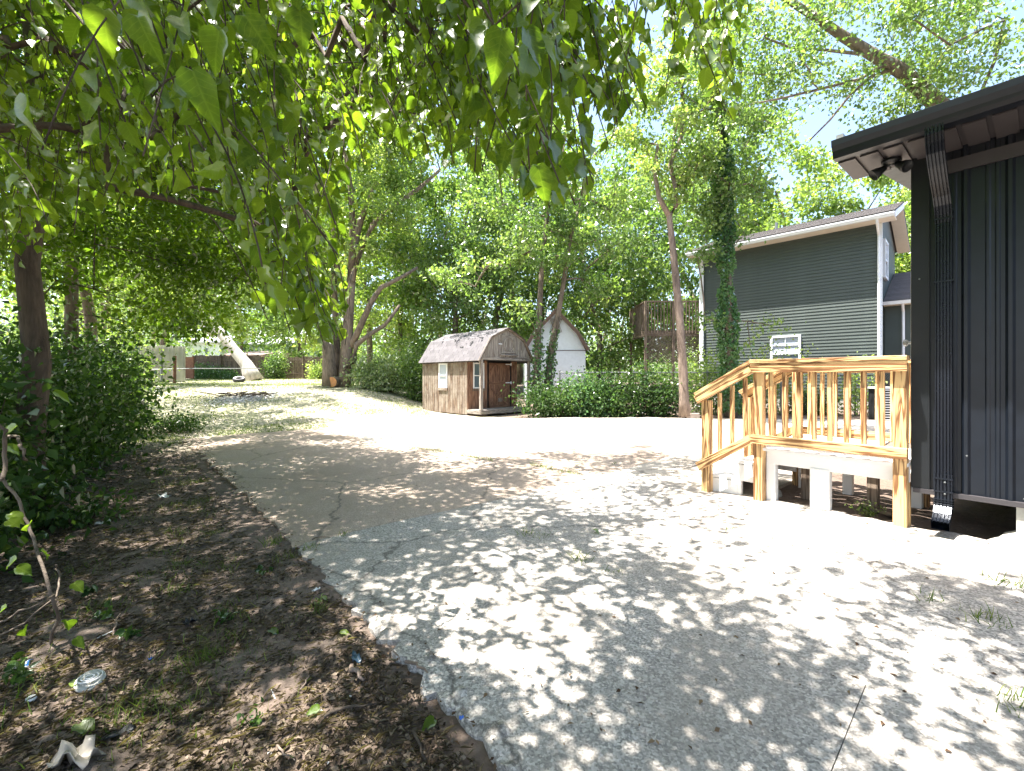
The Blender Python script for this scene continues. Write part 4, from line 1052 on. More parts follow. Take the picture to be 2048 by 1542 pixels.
# single named background trees: label, u of base, distance, height, spread, clusters, material, seed
BG = [
 ('tall slim tree rising straight behind the shed roof', 905, 25, 15, 3.4, 80, M_leaf_bg3, 21, .2),
 ('yellow green tree right of the large tree behind the white flowering bush', 800, 27, 14, 3.2, 70, M_leaf_bg2, 22, .17),
 ('dense mid green tree between the shed and the white outbuilding', 985, 27, 17, 3.8, 95, M_leaf_bg, 23, .22),
 ('dark tree behind the ridge of the white outbuilding', 1080, 29, 17, 4.0, 95, M_leaf_bg3, 24, .22),
 ('deep green tree directly right of the white outbuilding', 1200, 24, 13, 3.4, 80, M_leaf_bg, 25, .2),
 ('bushy tree rising behind the raised deck', 1290, 27, 15, 4.0, 90, M_leaf_bg, 26, .22),
 ('tall feathery tree far behind the roof of the green house', 1560, 32, 19, 5.0, 95, M_leaf_bg2, 27, .25),
 ('light green tree behind the near end of the green house', 1740, 30, 17, 5.0, 95, M_leaf_bg2, 28, .25),
 ('pale tree seen in the gap between green house and metal building', 1835, 26, 11.5, 4.2, 80, M_leaf_bg2, 29, .25),
 ('tree standing behind the plank fence left of the large tree', 600, 39, 16, 4.8, 85, M_leaf_bg, 30, .25),
 ('small spreading tree over the distant houses', 480, 45, 13, 4.6, 70, M_leaf_bg2, 31, .2),
 ('tree with two pale stems behind the corrugated sheets', 325, 33, 13, 4.6, 85, M_leaf_bg, 32, .25),
 ('tall tree at the far left behind the hedge', 180, 22, 15, 4.8, 100, M_leaf_bg, 33, .25),
 ('tree with high crown between large tree and shed at the rear', 740, 33, 19, 4.6, 95, M_leaf_bg, 34, .25),
 ('rearmost tall tree above the shed', 1040, 36, 22, 5.2, 95, M_leaf_bg, 35, .28),
 ('rearmost tall tree above the raised deck', 1400, 35, 22, 5.6, 100, M_leaf_bg, 36, .28),
]
for (lab, u, Y, Hh, sp_, nc, mt, sd_, rr) in BG:
    x = W(u, 0, Y).x
    tree('tree', lab, GP(x, Y), Hh, sp_, int(nc * 1.15), 135, rr, mat=mt, seed=sd_, leaf=.25 if Y < 30 else .32, crad=1.05, lo=.07 if u not in (325, 480) else .3, bm=M_bark, group='trees beyond the yard')
# far-off wood that closes the view: one mass
random.seed(77); rng = np.random.default_rng(77)
P = []; C = []
for i in range(750):
    u = random.uniform(-500, 2600); Y = random.uniform(44, 60); x = W(u, 0, Y).x; z = g(x, 32) + random.random() ** 1.3 * (7.5 if 560 < u < 1900 else 6 if 330 < u < 560 else 11)
    n = 130; P.append(rng.normal(size=(n, 3)) * np.array([1.7, 1.0, 1.0]) + np.array([x, Y, z])); C.append(np.full(n, random.random()))
o = foliage('woods', np.concatenate(P), M_leaf_bg, None, .38, crnd=np.concatenate(C)); o['kind'] = 'stuff'; o['label'] = 'distant woods closing the view behind the yards'
m = MB()
for i in range(90):
    u = random.uniform(-300, 2300); Y = random.uniform(43, 58); x = W(u, 0, Y).x
    m.tube([(x, Y, 0), (x + random.gauss(0, .4), Y, 5), (x + random.gauss(0, 1), Y, 11)], [.2, .16, .08], 5)
m.obj('woods_trunks', M_bark).__setitem__('kind', 'stuff')

# forked tree before the chain link fence
Yk = 13.9
tree('forked_tree', 'bare stemmed forked tree rising in front of the raised deck', GP(W(1368, 0, Yk).x, Yk), 11, 2.5, 75, 110, .17,
     trunk=[W(1370, 832, Yk), W(1368, 800, Yk), W(1366, 740, Yk), W(1361, 660, Yk), W(1352, 560, Yk), W(1344, 480, Yk), W(1338, 432, Yk), W(1318, 395, Yk), W(1310, 350, Yk), W(1315, 290, Yk)],
     limbs=([W(1340, 430, Yk), W(1352, 412, Yk), W(1352, 380, Yk), W(1340, 330, Yk), W(1362, 275, Yk), W(1368, 220, Yk), W(1360, 150, Yk)],),
     mat=M_leaf_bg2, bm=M_bark_red, seed=41, leaf=.13, crad=.5, cshape=(W(1340, 230, Yk), (1.9, 1.6, 3.0)))
# ivy clad tree
Yi = 14.2
tv, skv = tree('ivy_clad_tree', 'straight tree trunk wrapped in ivy from ground to crown before the green house', GP(W(1458, 0, Yi).x, Yi), 14, 2.6, 60, 120, .16,
     trunk=[W(1462, 835, Yi), W(1460, 780, Yi), W(1459, 700, Yi), W(1456, 600, Yi), W(1455, 500, Yi), W(1452, 400, Yi), W(1447, 310, Yi), W(1437, 240, Yi), W(1428, 180, Yi), W(1418, 90, Yi), W(1410, 0, Yi)],
     mat=M_leaf_bg, seed=42, leaf=.14, crad=.55, cshape=(W(1440, 270, Yi), (1.7, 1.5, 3.8)), lo=.5,
     extra=[W(1405, 470, Yi), W(1420, 500, Yi - .3), W(1395, 520, Yi), W(1490, 470, Yi - .3), W(1470, 440, Yi), W(1500, 690, Yi - .2), W(1410, 640, Yi), W(1540, 650, Yi - .2), W(1415, 420, Yi)])
P = []; C = []
for i in range(8000):
    v = random.uniform(250, 822) if i % 5 else random.uniform(330, 560); u = 1459 - (780 - v) * .03 if v > 300 else 1447
    rr = (.19 + .08 * math.sin(v * .031) * math.sin(v * .012 + 1) + .03 * math.sin(v * .11)) * random.uniform(.7, 1.25) * (1 if v > 300 else .6); a = random.uniform(0, 6.28)
    p = W(u, v, Yi); P.append((p.x + math.cos(a) * rr * 1.25, p.y + math.sin(a) * rr, p.z)); C.append(abs(math.sin(v * .02)) * .7)
o = foliage('ivy', np.array(P), M_leaf_ivy, tv, .11, .85, 1.0, crnd=np.array(C)); o['kind'] = 'stuff'
# two stems by the white outbuilding, one tree each
for (lab, us, sd_) in (('slender tree stem rising just right of the shed roof before the white outbuilding', ((1070, 800), (1074, 745), (1076, 680), (1080, 600), (1084, 520), (1095, 430), (1120, 330), (1135, 250)), 43),
                       ('slim leaning tree whose ivied foot stands before the white outbuilding', ((1094, 800), (1098, 745), (1104, 690), (1118, 620), (1128, 560), (1140, 480), (1162, 400), (1172, 330)), 44)):
    Yq = 16.6 if sd_ == 43 else 16.9
    pts = [W(a, b, Yq) for a, b in us]
    t_, s_ = tree('slender_tree', lab, GP(pts[0].x, Yq), 11, 2.5, 55, 130, .15, trunk=pts, mat=M_leaf_bg, seed=sd_, leaf=.15, crad=.6, lo=.35, cshape=(W(1060 if sd_ == 43 else 1170, 400, Yq), (2.3, 1.9, 3.6)),
      extra=[] if sd_ == 44 else [(-1.9, 16.4, 5.0), (-2.5, 16.9, 5.4), (-2.3, 17.4, 5.1), (-1.6, 16.0, 5.5), (-3.0, 17.6, 5.6), (-1.4, 16.9, 4.9), (-2.0, 17.2, 6.2), (0.6, 15.6, 3.6), (0.2, 15.5, 4.0)])  # leaf clusters above the shed are added to shade its roof
    P = []
    for i in range(900):
        f = random.random() ** 1.5 * .35 * (len(pts) - 1); j = int(f); p = pts[j].lerp(pts[j + 1], f - j); rr = .12 + .2 * (1 - f / 3) * random.random(); a = random.uniform(0, 6.28)
        P.append((p.x + math.cos(a) * rr, p.y + math.sin(a) * rr, p.z))
    o = foliage('ivy', np.array(P), M_leaf_ivy, t_, .11, .8, .8); o['kind'] = 'stuff'
# tree behind the metal building with its big limb over the roof
Yr = 10.5
tree('overhanging_tree', 'tall tree behind the metal building with mossy limb arching over the roof', GP(11.2, 10.8), 14, 4, 120, 130, .25,
     trunk=[GP(11.4, 10.8), Vector((11.2, 10.7, 4.0)), W(1930, 258, Yr), W(1880, 212, Yr), W(1835, 170, Yr), W(1800, 140, Yr), W(1755, 115, Yr), W(1690, 75, Yr), W(1640, 40, Yr), W(1560, -10, Yr)],
     limbs=([W(1770, 128, Yr), W(1720, 158, Yr - .2), W(1640, 178, Yr - .4), W(1570, 195, Yr - .5), W(1520, 205, Yr - .5)],
            [W(1780, 140, Yr), W(1740, 155, Yr), W(1700, 190, Yr), W(1660, 240, Yr), W(1620, 280, Yr)],
            [W(1740, 110, Yr), W(1650, 100, Yr), W(1580, 95, Yr), W(1530, 75, Yr)],
            [W(1930, 258, Yr), W(1990, 120, Yr - .5), W(2010, 40, Yr - 1), W(1960, 60, Yr - 1.2), W(1900, 90, Yr - 1.4), W(1830, 40, Yr - 1.5)]),
     mat=M_leaf_bg, seed=45, leaf=.105, crad=.6, cshape=(W(1690, 90, Yr), (3.6, 1.8, 1.9)), lo=.3, tip=.006, limb_k=.16,
     extra=[W(1960, 30, 9), W(2020, 60, 9), W(1990, 110, 9.3), W(1930, 150, 9.5), W(1850, 20, 9), W(1980, 190, 9.8), W(1900, 185, 10), W(2040, 130, 9), W(1800, 60, 9.2)])

# ------------------------------------------------------------------ shrubs
SHR = [
 ('leafy shrub at the foot of the slim ivied tree beside the shed', 1110, 14.6, 1.0, .5, 1.1, 3000, M_leaf_shrub, 51),
 ('vine covered bush in front of the white outbuilding wall', 1175, 14.6, .9, .45, 1.35, 3000, M_leaf_ivy, 52),
 ('bright green bush between white outbuilding and raised deck', 1235, 14.6, 1.0, .45, 1.4, 2800, M_leaf_shrub, 53),
 ('arching bush directly left of the forked tree', 1305, 14.6, 1.0, .45, 1.7, 3000, M_leaf_shrub, 54),
 ('thin tall bush directly right of the forked tree', 1410, 15.2, .8, .4, 2.2, 2200, M_leaf_bg2, 55),
 ('low leafy bush at the foot of the ivy clad tree', 1480, 15.3, .8, .5, 1.9, 2000, M_leaf_bg2, 56),
 ('sparse sapling before the lit siding of the green house', 1560, 15.4, .9, .4, 2.7, 1100, M_leaf_bg2, 57),
 ('small bush seen through the pine balusters', 1640, 15.2, .8, .5, .9, 1500, M_leaf_shrub, 58),
 ('small sapling showing above the porch handrail', 1722, 14.6, .5, .3, 1.9, 600, M_leaf_bg2, 59),
 ('pale flowering bush between the large tree and the shed', 765, 20.8, 1.3, .7, 1.9, 4200, M_leaf_pale, 60),
 ('dark green bush directly behind the shed', 838, 20.5, .8, .8, 2.6, 2600, M_leaf_bg, 61),
 ('round green shrub against the plank fence', 553, 32.9, .8, .4, 2.0, 1700, M_leaf_bg3, 62),
 ('ivied bush at the foot of the plank fence beside the corrugated sheets', 408, 32.9, 1.5, .4, .9, 1600, M_leaf_ivy, 63),
 ('low ivy clump on the plank fence near the tyre', 452, 32.9, .9, .4, .8, 1000, M_leaf_ivy, 64),
 ('pale green bush low at the fence beside the large tree', 640, 32.6, .7, .5, 1.3, 900, M_leaf_bg2, 65),
]
for (lab, u, Y, rx, ry, h, n, mt, sd_) in SHR:
    x = W(u, 0, Y).x; shrub('shrub', lab, GP(x, Y), rx, ry, h, n, mt, .10 if Y < 18 else .14, 'shrub', None, sd_)
# hedge line on the left: single shrubs
HL = [
 ('dark shrub at the near end of the hedge row beside the vines', -3.85, 2.6, .5, .5, 1.3, 3800, 71),
 ('dark leafy shrub second in the hedge row', -4.75, 3.6, .6, .6, 1.6, 4600, 72),
 ('dense shrub third in the hedge row', -5.6, 4.8, .75, .7, 1.7, 4800, 73),
 ('spreading shrub in the middle of the hedge row', -6.7, 6.3, .9, .8, 1.9, 5200, 74),
 ('shrub with ground touching leaves fifth in the hedge row', -7.6, 7.9, 1.1, .9, 2.2, 5200, 75),
 ('light tipped shrub next to the last in the hedge row', -9.5, 9.9, 1.1, 1.0, 2.3, 5200, 76),
 ('brightly lit shrub at the far end of the hedge row', -12.2, 12.8, 1.5, 1.2, 2.5, 6500, 77),
 ('large sunlit shrub before the corrugated sheets', -16.0, 16.4, 1.9, 1.3, 2.9, 6500, 78),
]
for (lab, x, y, rx, ry, h, n, sd_) in HL:
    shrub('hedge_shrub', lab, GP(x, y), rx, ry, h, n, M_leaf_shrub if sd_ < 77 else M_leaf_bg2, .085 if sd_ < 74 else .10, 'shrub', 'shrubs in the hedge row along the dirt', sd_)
for (lab, x, y, rx, ry, h, n, sd_) in (('low weedy bush at the foot of the hedge in the shade', -6.9, 6.9, .5, .4, .45, 900, 81), ('low leafy weed bush by the sunny lawn edge', -8.6, 10.9, .8, .5, .5, 1100, 82), ('weed bush at the hedge foot beside the vines', -4.0, 4.1, .35, .3, .4, 500, 83)):
    shrub('weed_bush', lab, GP(x, y), rx, ry, h, n, M_leaf_shrub, .07, 'shrub', None, sd_)
# trees of the hedge row: trunks in the shade and crowns that close the view
LT = [
 ('shaded rough trunked tree nearest at the hedge row', -4.45, 4.1, 8.5, 2.6, 85, 230, .12, 91, (-3.9, 4.6, 5.6), (2.4, 2.0, 2.3), .09),
 ('slim tree second along the hedge row with low boughs', -6.2, 5.9, 8, 2.6, 90, 240, .11, 92, (-5.0, 6.4, 4.4), (2.2, 1.9, 2.3), .09),
 ('tree midway along the hedge row with drooping boughs', -8.2, 8.2, 9, 2.8, 95, 240, .14, 93, (-7.0, 8.4, 5.0), (2.8, 2.2, 3.0), .10),
 ('tall tree beyond the middle of the hedge row', -10.6, 11.2, 10, 3.2, 90, 200, .17, 94, (-9.6, 11.6, 6.0), (3.2, 2.6, 3.6), .12),
 ('tree at the far end of the hedge row over the lawn edge', -14.0, 15.5, 12, 3.6, 90, 210, .2, 95, (-12.4, 15.8, 7.2), (3.6, 3.0, 4.2), .13),
]
for (lab, x, y, Hh, sp_, nc, per, rr, sd_, c_, r_, lf) in LT:
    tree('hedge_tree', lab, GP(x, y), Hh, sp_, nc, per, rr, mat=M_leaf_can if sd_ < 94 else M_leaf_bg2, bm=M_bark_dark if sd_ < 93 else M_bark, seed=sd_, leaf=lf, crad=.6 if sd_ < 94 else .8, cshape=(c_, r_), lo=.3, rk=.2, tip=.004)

# ------------------------------------------------------------------ the near tree whose boughs hang over the camera
random.seed(5); rng = np.random.default_rng(5)
near = thing('shade_tree', 'near shade tree with large heart shaped leaves drooping across the top of the view', 'tree', GP(-4.15, 2.9))
TB = GP(-4.15, 2.9)
sk = Skel()
trunkp = [TB - Vector((0, 0, .1)), TB + Vector((.02, 0, .8)), TB + Vector((-.03, .03, 1.7)), TB + Vector((.05, .05, 2.6)), TB + Vector((.2, .1, 3.5)), TB + Vector((.4, .1, 4.5)), TB + Vector((.8, .1, 5.6)), TB + Vector((1.2, .2, 6.8))]
sk.chain(trunkp); nt = len(trunkp)
def near_idx(p, lst): return min(range(len(lst)), key=lambda i: (lst[i] - Vector(p)).length)
for lb in ([(-3.2, 2.7, 3.9), (-2.2, 2.5, 4.3), (-1.1, 2.4, 4.5), (0.0, 2.3, 4.5), (1.0, 2.3, 4.3), (1.7, 2.5, 4.0)],
           [(-3.0, 3.2, 4.2), (-2.0, 3.9, 4.9), (-.9, 4.7, 5.5), (.1, 5.6, 5.9), (1.0, 6.5, 6.1)],
           [(-3.5, 3.6, 4.4), (-3.2, 4.9, 5.3), (-3.2, 6.4, 6.2), (-3.6, 8.0, 7.0)],
           [(-2.4, 2.2, 5.6), (-1.1, 1.2, 6.1), (.2, .5, 6.2), (1.4, .3, 6.1), (2.6, .2, 5.9)],
           [(-3.7, 2.2, 3.9), (-3.5, 1.2, 4.3), (-3.2, .3, 4.6)]):
    j = near_idx(lb[0], sk.p[:nt]); sk.chain(lb, j)
VM = [(-200, 600), (0, 560), (150, 470), (300, 400), (420, 380), (480, 470), (520, 620), (640, 690), (690, 680), (705, 420), (760, 330), (900, 335), (1000, 355), (1060, 400), (1180, 410), (1200, 320), (1240, 250), (1330, 225), (1400, 180), (1480, 235), (1500, 140), (1530, 50), (1570, -30), (3000, -60)]
def vmax(u):
    for (a, b), (c, d) in zip(VM, VM[1:]):
        if a <= u <= c: return b + (d - b) * (u - a) / (c - a)
    return -60
def px(p): return (CU + F * p[0] / p[1], HV - F * (p[2] - EYE) / p[1])
LP, LA, LN, LL = [], [], [], []; tw = []
def twig(u, v, Y, L=None, lf=.07):
    tip = W(u, v, Y); L = L or random.uniform(.45, .9); top = tip + Vector((random.gauss(-.25, .22) * L, random.gauss(.1, .2) * L, L * random.uniform(.75, 1)))
    c = (tip + top) / 2 + Vector((random.gauss(0, .05), random.gauss(0, .05), .08))
    pts = [top * (1 - t) ** 2 + c * 2 * t * (1 - t) + tip * t * t for t in [i / 7 for i in range(8)]]
    tw.append(pts); n = int(L / .045)
    for i in range(n):
        f = (i + .5) / n * 7; j = min(6, int(f)); p = pts[j].lerp(pts[j + 1], f - j); sd = 1 if i % 2 else -1
        a = random.uniform(0, 6.28)
        ax = Vector((math.cos(a) * .6 * sd, math.sin(a) * .6 * sd, -random.uniform(.35, 1.3))).normalized()
        nn = Vector((random.gauss(0, .6), random.gauss(0, .6) - .25, random.uniform(.2, 1)))
        l = lf * random.uniform(.6, 1.25)
        st_ = p + ax * random.uniform(.01, .03)
        uu, vv = px(st_ + ax * l)
        if st_.y < 1.05 or vv > vmax(uu) + 12: continue
        LP.append(st_); LA.append(ax); LN.append(nn); LL.append(l)
def fill(u0, u1, v0, n, Ya, Yb, lf=.07, vlo=-40):
    k = 0
    while k < n:
        u = random.uniform(u0, u1); vm = vmax(u); v = vm - abs(random.gauss(0, 1)) * (vm - vlo) * .5
        if random.random() < .35: v = random.uniform(vlo, vm)
        if v < vlo - 100: continue
        twig(u, v, random.uniform(Ya, Yb), lf=lf); k += 1
fill(900, 1240, 0, 66, 1.15, 2.2); fill(1180, 1500, 0, 40, 1.5, 2.8, vlo=-80); fill(640, 960, 0, 95, 1.6, 3.6); fill(700, 1250, 0, 110, 2.6, 4.6)
fill(300, 700, 0, 55, 1.0, 2.6); fill(330, 700, 0, 100, 2.0, 4.6); fill(-100, 420, 0, 100, 1.6, 4.5); fill(-60, 340, 0, 70, 2.2, 3.8, vlo=200); fill(0, 500, 0, 4, .9, 1.1, vlo=0)
for (u, v, Y) in ((535, 640, 1.9), (580, 660, 2.0), (610, 690, 2.1), (650, 700, 2.1), (670, 690, 2.2), (560, 600, 1.9), (600, 620, 2.0), (520, 560, 1.8), (640, 640, 2.1), (690, 690, 2.3), (545, 560, 2.1), (620, 580, 2.2),
                  (1080, 400, 1.2), (1100, 415, 1.25), (1150, 410, 1.2), (1125, 380, 1.15), (1175, 370, 1.3), (1060, 350, 1.2),
                  (1465, 240, 2.2), (1480, 235, 2.3), (1450, 220, 2.2), (1440, 200, 2.1)): twig(u, v, Y, random.uniform(.5, .75), .08)
# a few very near leaves
for (u, v, Y, l, ax, nn) in ((385, 140, .75, .095, (.35, 0, -1), (.3, -1, .3)), (275, 30, .9, .085, (.35, 0, -1), (-.2, -1, .5)), (1005, 60, 1.0, .10, (-.2, .1, -1), (.1, -1, .3)), (1050, 60, 1.1, .10, (.55, 0, -.9), (.1, -1, .5)), (1075, 330, 1.1, .10, (.25, 0, -1), (0, -1, .2)),
                              (490, 30, .9, .085, (.7, .1, -1), (-.3, -1, .3)), (60, 190, .8, .08, (-.25, 0, -1), (-.5, -1, .4)), (440, 60, .95, .085, (-.3, 0, -1), (.3, -1, .4)), (210, 20, 1.0, .09, (-.1, 0, -1), (.3, -1, .1)), (600, 20, 1.1, .09, (.1, 0, -1), (.3, -1, .1))):
    LP.append(W(u, v, Y)); LA.append(Vector(ax)); LN.append(Vector(nn)); LL.append(l)
# high foliage, placed up the sun line to cast the wanted ground shade
GR = ["8854565666531000000", "8755656725641000000", "8755556665544100000", "8776788765411011333", "8887786555444335777", "8888837425776465888", "8888776225677743666", "8877756677777531666", "8887765689998630555", "8888765799999750444"]
RV = [913, 979, 1045, 1111, 1177, 1243, 1309, 1375, 1441, 1508]
def dens(x, y):
    if y < 1.2: return .80 if x < 3 else .6
    u, v = px((x, y, g(x, y) + .04))
    if v < 885 or u > 2300: return 0.0
    if u < 0: return .97  # extra cover past the left edge, added to darken the hedge
    a = min(17.99, max(0, (u - 64) / 128)); b = min(8.99, max(0, (v - 913) / 66)); i, j = int(b), int(a); fb, fa = b - i, a - j
    if v < 913: b = i = 0; fb = 0
    val = lambda i, j: int(GR[i][min(18, j)])
    q = ((val(i, j) * (1 - fa) + val(i, j + 1) * fa) * (1 - fb) + (val(i + 1, j) * (1 - fa) + val(i + 1, j + 1) * fa) * fb) / 9.3
    if v < 913: q *= (v - 885) / 28
    return min(.96, q)
HP = []; HC_ = []; tips = []
tanel = math.tan(EL)
for k in range(24000):
    x = random.uniform(-12.5, 4.6); y = random.uniform(-2.0, 10.2)
    dd = dens(x, y)
    if dd <= 0.06: continue
    nz = math.sin(x * 3.1 + 1.7 * math.sin(y * 2.3 + .5)) * math.sin(y * 3.4 + 1.3 * math.sin(x * 1.9)) + .6 * math.sin(x * 7.1 + y * 3.0) * math.sin(y * 6.3 - x * 4.0)
    thr = 1.22 - 1.95 * dd
    w_ = sm(thr - .22, thr + .22, nz)
    if random.random() > w_: continue
    u, v = px((x, max(y, .6), g(x, y)))
    if y < 1.2: h = random.uniform(3.6, 6.5)
    elif u > 1400: h = EYE + 1.0 * y + random.uniform(.6, 2.4)  # kept above the view, unseen, there for its shade
    else: h = max(3.4, 1.6 + .56 * y) + random.uniform(.2, 2.6)
    c = Vector((x, y, g(x, y))) + SUN * ((h - g(x, y)) / SUN.z)
    tips.append(c); n = random.randint(10, 18)
    q = rng.normal(size=(n, 3)) * np.array([.15, .15, .12]) + np.array(tuple(c)); HP.append(q); HC_.append(np.full(n, random.random()))
print('clusters', len(tips), 'near leaves', len(LP))
# boughs to the hanging twigs and to the high foliage
for c in sorted(random.sample(tips, min(len(tips), 420)), key=lambda p: (p - TB).length): sk.join(c, 3, .2, .04)
for pts in sorted(tw, key=lambda q: (q[0] - TB).length):
    j = sk.join(pts[0], 3, .6, .10); sk.chain(pts[1:], j)
rad, kids = sk.build(.0022, .44, .022)
for i in range(nt): rad[i] = .125 * (1 - .6 * i / nt)
m = MB(); sk.mesh(m, rad, 7); m.obj('trunk', M_bark_dark, near, True)
HPn = np.concatenate(HP); hc = np.concatenate(HC_)
o = foliage('crown', HPn, M_leaf_can, near, .10, .62, .3, crnd=hc, up=.9); o['kind'] = 'stuff'  # high leaves shaped for the shade they throw on the ground
LPn = np.array([tuple(p) for p in LP]); LAn = unit(np.array([tuple(p) for p in LA])); LNn = np.array([tuple(p) for p in LN]); LLn = np.array(LL)
order = np.argsort(-LLn / LPn[:, 1])
vis = [i for i in order if -60 < px(LPn[i])[0] < 2100 and px(LPn[i])[1] > -90]
sel = vis[:300]; rest = np.array([i for i in range(len(LPn)) if i not in set(sel)])
V, T, uv, k = leaf_arrays(LPn[rest], LAn[rest], LNn[rest], LLn[rest], LLn[rest] * .74, T_FINE)
o = link(bpy.data.objects.new('hanging_leaves', big_mesh('hanging_leaves', V, T, M_leaf_near, np.repeat(rng.uniform(0, 1, len(rest)), k), uv, True)), near); o['kind'] = 'stuff'
o.matrix_parent_inverse = mat_world(near).inverted()
variants = []
for q in range(10):
    tv_, tt_ = T_FINE; vv = tv_.copy(); vv[:, 2] += .05 * np.sin(vv[:, 0] * 9 + q) * np.abs(vv[:, 1]) * 2 - (q % 3) * .10 * vv[:, 0] ** 2; vv[:, 1] *= (.62 + .06 * (q % 4)); vv[:, 1] += .08 * math.sin(q * 2.1) * vv[:, 0] ** 2
    variants.append(big_mesh('leaf', vv, tt_, M_leaf_near, np.full(len(vv), .08 + .09 * q), np.stack([tv_[:, 1], tv_[:, 0]], 1), True))
inv = mat_world(near).inverted()
for i in sel:
    A = Vector(LAn[i]).normalized(); N = Vector(LNn[i]); B = N.cross(A).normalized(); Cc = A.cross(B)
    o = link(bpy.data.objects.new('leaf', random.choice(variants)), near); M = Matrix((A, B, Cc)).transposed().to_4x4(); M.translation = Vector(LPn[i])
    o.matrix_parent_inverse = inv; o.location, qq, _ = M.decompose(); o.rotation_euler = qq.to_euler(); s_ = float(LLn[i]); o.scale = (s_, s_, s_)
#@@SMALL
# ------------------------------------------------------------------ ground cover and small things
random.seed(9); rng = np.random.default_rng(9)
def gz(x, y, dz=0): return g(x, y) + (TOP if on_slab(x, y) else 0) + dz
def flakes(name, pts, mat, size, aspect, lift=.004, flat=.35):
    P = np.array(pts); n = len(P); N = unit(rng.normal(size=(n, 3)) * flat + np.array([0, 0, 1])); a = rng.uniform(0, 6.28, n)
    A = np.stack([np.cos(a), np.sin(a), rng.normal(size=n) * .15], 1); L = size * rng.uniform(.5, 1.5, n); P[:, 2] += lift
    V, T, uv, k = leaf_arrays(P, A, N, L, L * aspect, T_QUAD); o = link(bpy.data.objects.new(name, big_mesh(name, V, T, mat, np.repeat(rng.uniform(0, 1, n), k), uv))); o['kind'] = 'stuff'; return o
def dirt_pts(n, ymax=11, dens_pow=1.6):
    out = []
    while len(out) < n:
        y = 1.1 + (ymax - 1.1) * random.random() ** dens_pow; u = random.uniform(-150, 1150); x = (u - CU) / F * y
        if on_slab(x, y): continue
        s, t = st_of(x, y)
        if t > 0 and s > -9: continue
        out.append((x, y, g(x, y)))
    return out
flakes('leaf_litter', dirt_pts(30000), M_litter, .024, .6, .012, .45)
flakes('dry_grass_litter', dirt_pts(24000), M_straw, .045, .035, .012, .3)
# debris along the slab edge, on the slabs near the dirt and before the fence
E_ = []
for i in range(900):
    s = random.uniform(-8, 4.5); t = random.gauss(-.06, .06); p = ST(s, t); E_.append((p.x, p.y, gz(p.x, p.y)))
for i in range(160):
    u = random.uniform(420, 2048); v = random.uniform(960, 1540); p = G(u, v); E_.append((p.x, p.y, gz(p.x, p.y)))
for i in range(4200):
    x = random.uniform(.8, 13); y = 14.6 + random.gauss(0, .35); E_.append((x, y, g(x, y) + .01))
for i in range(3000):
    u = random.gauss(780, 90); v = random.gauss(812, 12); p = G(u, v); E_.append((p.x, p.y, p.z + .01))
flakes('scattered_dry_leaves', E_, M_litter_far, .024, .5, .006, .5)
# grass blades: dense on the lawn, tufts on the dirt and in the joints
def blades(name, pts, h, mat=M_grass, w=.09, spread=.5):
    P = np.array(pts); n = len(P); A = rng.normal(size=(n, 3)) * spread; A[:, 2] = 1; N = rng.normal(size=(n, 3)); N[:, 2] *= .2; L = h * rng.uniform(.4, 1.3, n)
    V, T, uv, k = leaf_arrays(P, A, N, L, L * w, (np.array([(0, -.5, 0), (0, .5, 0), (.55, .3, .12), (1, 0, .42), (.55, -.3, .12)]), np.array([(0, 1, 2), (0, 2, 4), (4, 2, 3)])))
    o = link(bpy.data.objects.new(name, big_mesh(name, V, T, mat, np.repeat(rng.uniform(0, 1, n), k), uv))); o['kind'] = 'stuff'; return o
L_ = []
while len(L_) < 60000:
    y = random.uniform(9.0, 33); u = random.uniform(150, 860); x = (u - CU) / F * y
    if on_slab(x, y) or (y < 14.6 and x > -2.7): continue
    k = math.sin(x * 1.1 + 2 * math.sin(y * .7)) * math.sin(y * .9 + x * .4)
    if random.random() > .30 + .5 * (k > .1) + .25 * (y > 22): continue
    L_.append((x, y, g(x, y)))
blades('lawn_grass', L_, .075, w=.16, spread=.9)
T_ = []
def tuft(x, y, r, n, z=None):
    for i in range(n):
        a, b = random.gauss(0, r), random.gauss(0, r); T_.append((x + a, y + b, gz(x + a, y + b) - .01 if z is None else z))
for i in range(210):
    p = dirt_pts(1, 10, 1.2)[0]; w_ = math.exp(-((px((p[0], p[1], p[2]))[0] - 350) / 230) ** 2)
    if random.random() < .25 + .75 * w_: tuft(p[0], p[1], random.uniform(.03, .14), random.randint(15, 90))
for (u0, v0, u1, v1, k) in ((797, 897, 905, 910, 260), (925, 916, 985, 926, 200), (1065, 935, 1110, 945, 190), (1120, 948, 1160, 955, 120)):
    for i in range(k): f = random.random(); p = G(u0 + (u1 - u0) * f, v0 + (v1 - v0) * f); T_.append((p.x + random.gauss(0, .03), p.y + random.gauss(0, .03), p.z + TOP))
for (u, v, n, r) in ((1055, 1075, 60, .04), (1085, 1082, 25, .04), (1155, 1125, 70, .045), (1172, 1135, 30, .03), (1228, 1158, 30, .03), (690, 1078, 18, .03), (625, 1105, 24, .03), (545, 1095, 60, .04), (570, 1118, 60, .05), (1230, 933, 20, .03), (2035, 1430, 80, .05), (1975, 1258, 60, .05), (2015, 1180, 50, .05), (1860, 1212, 30, .03), (1455, 1065, 14, .02)):
    p = G(u, v); tuft(p.x, p.y, r, n)
blades('grass_tufts', T_, .065, w=.07, spread=.55)
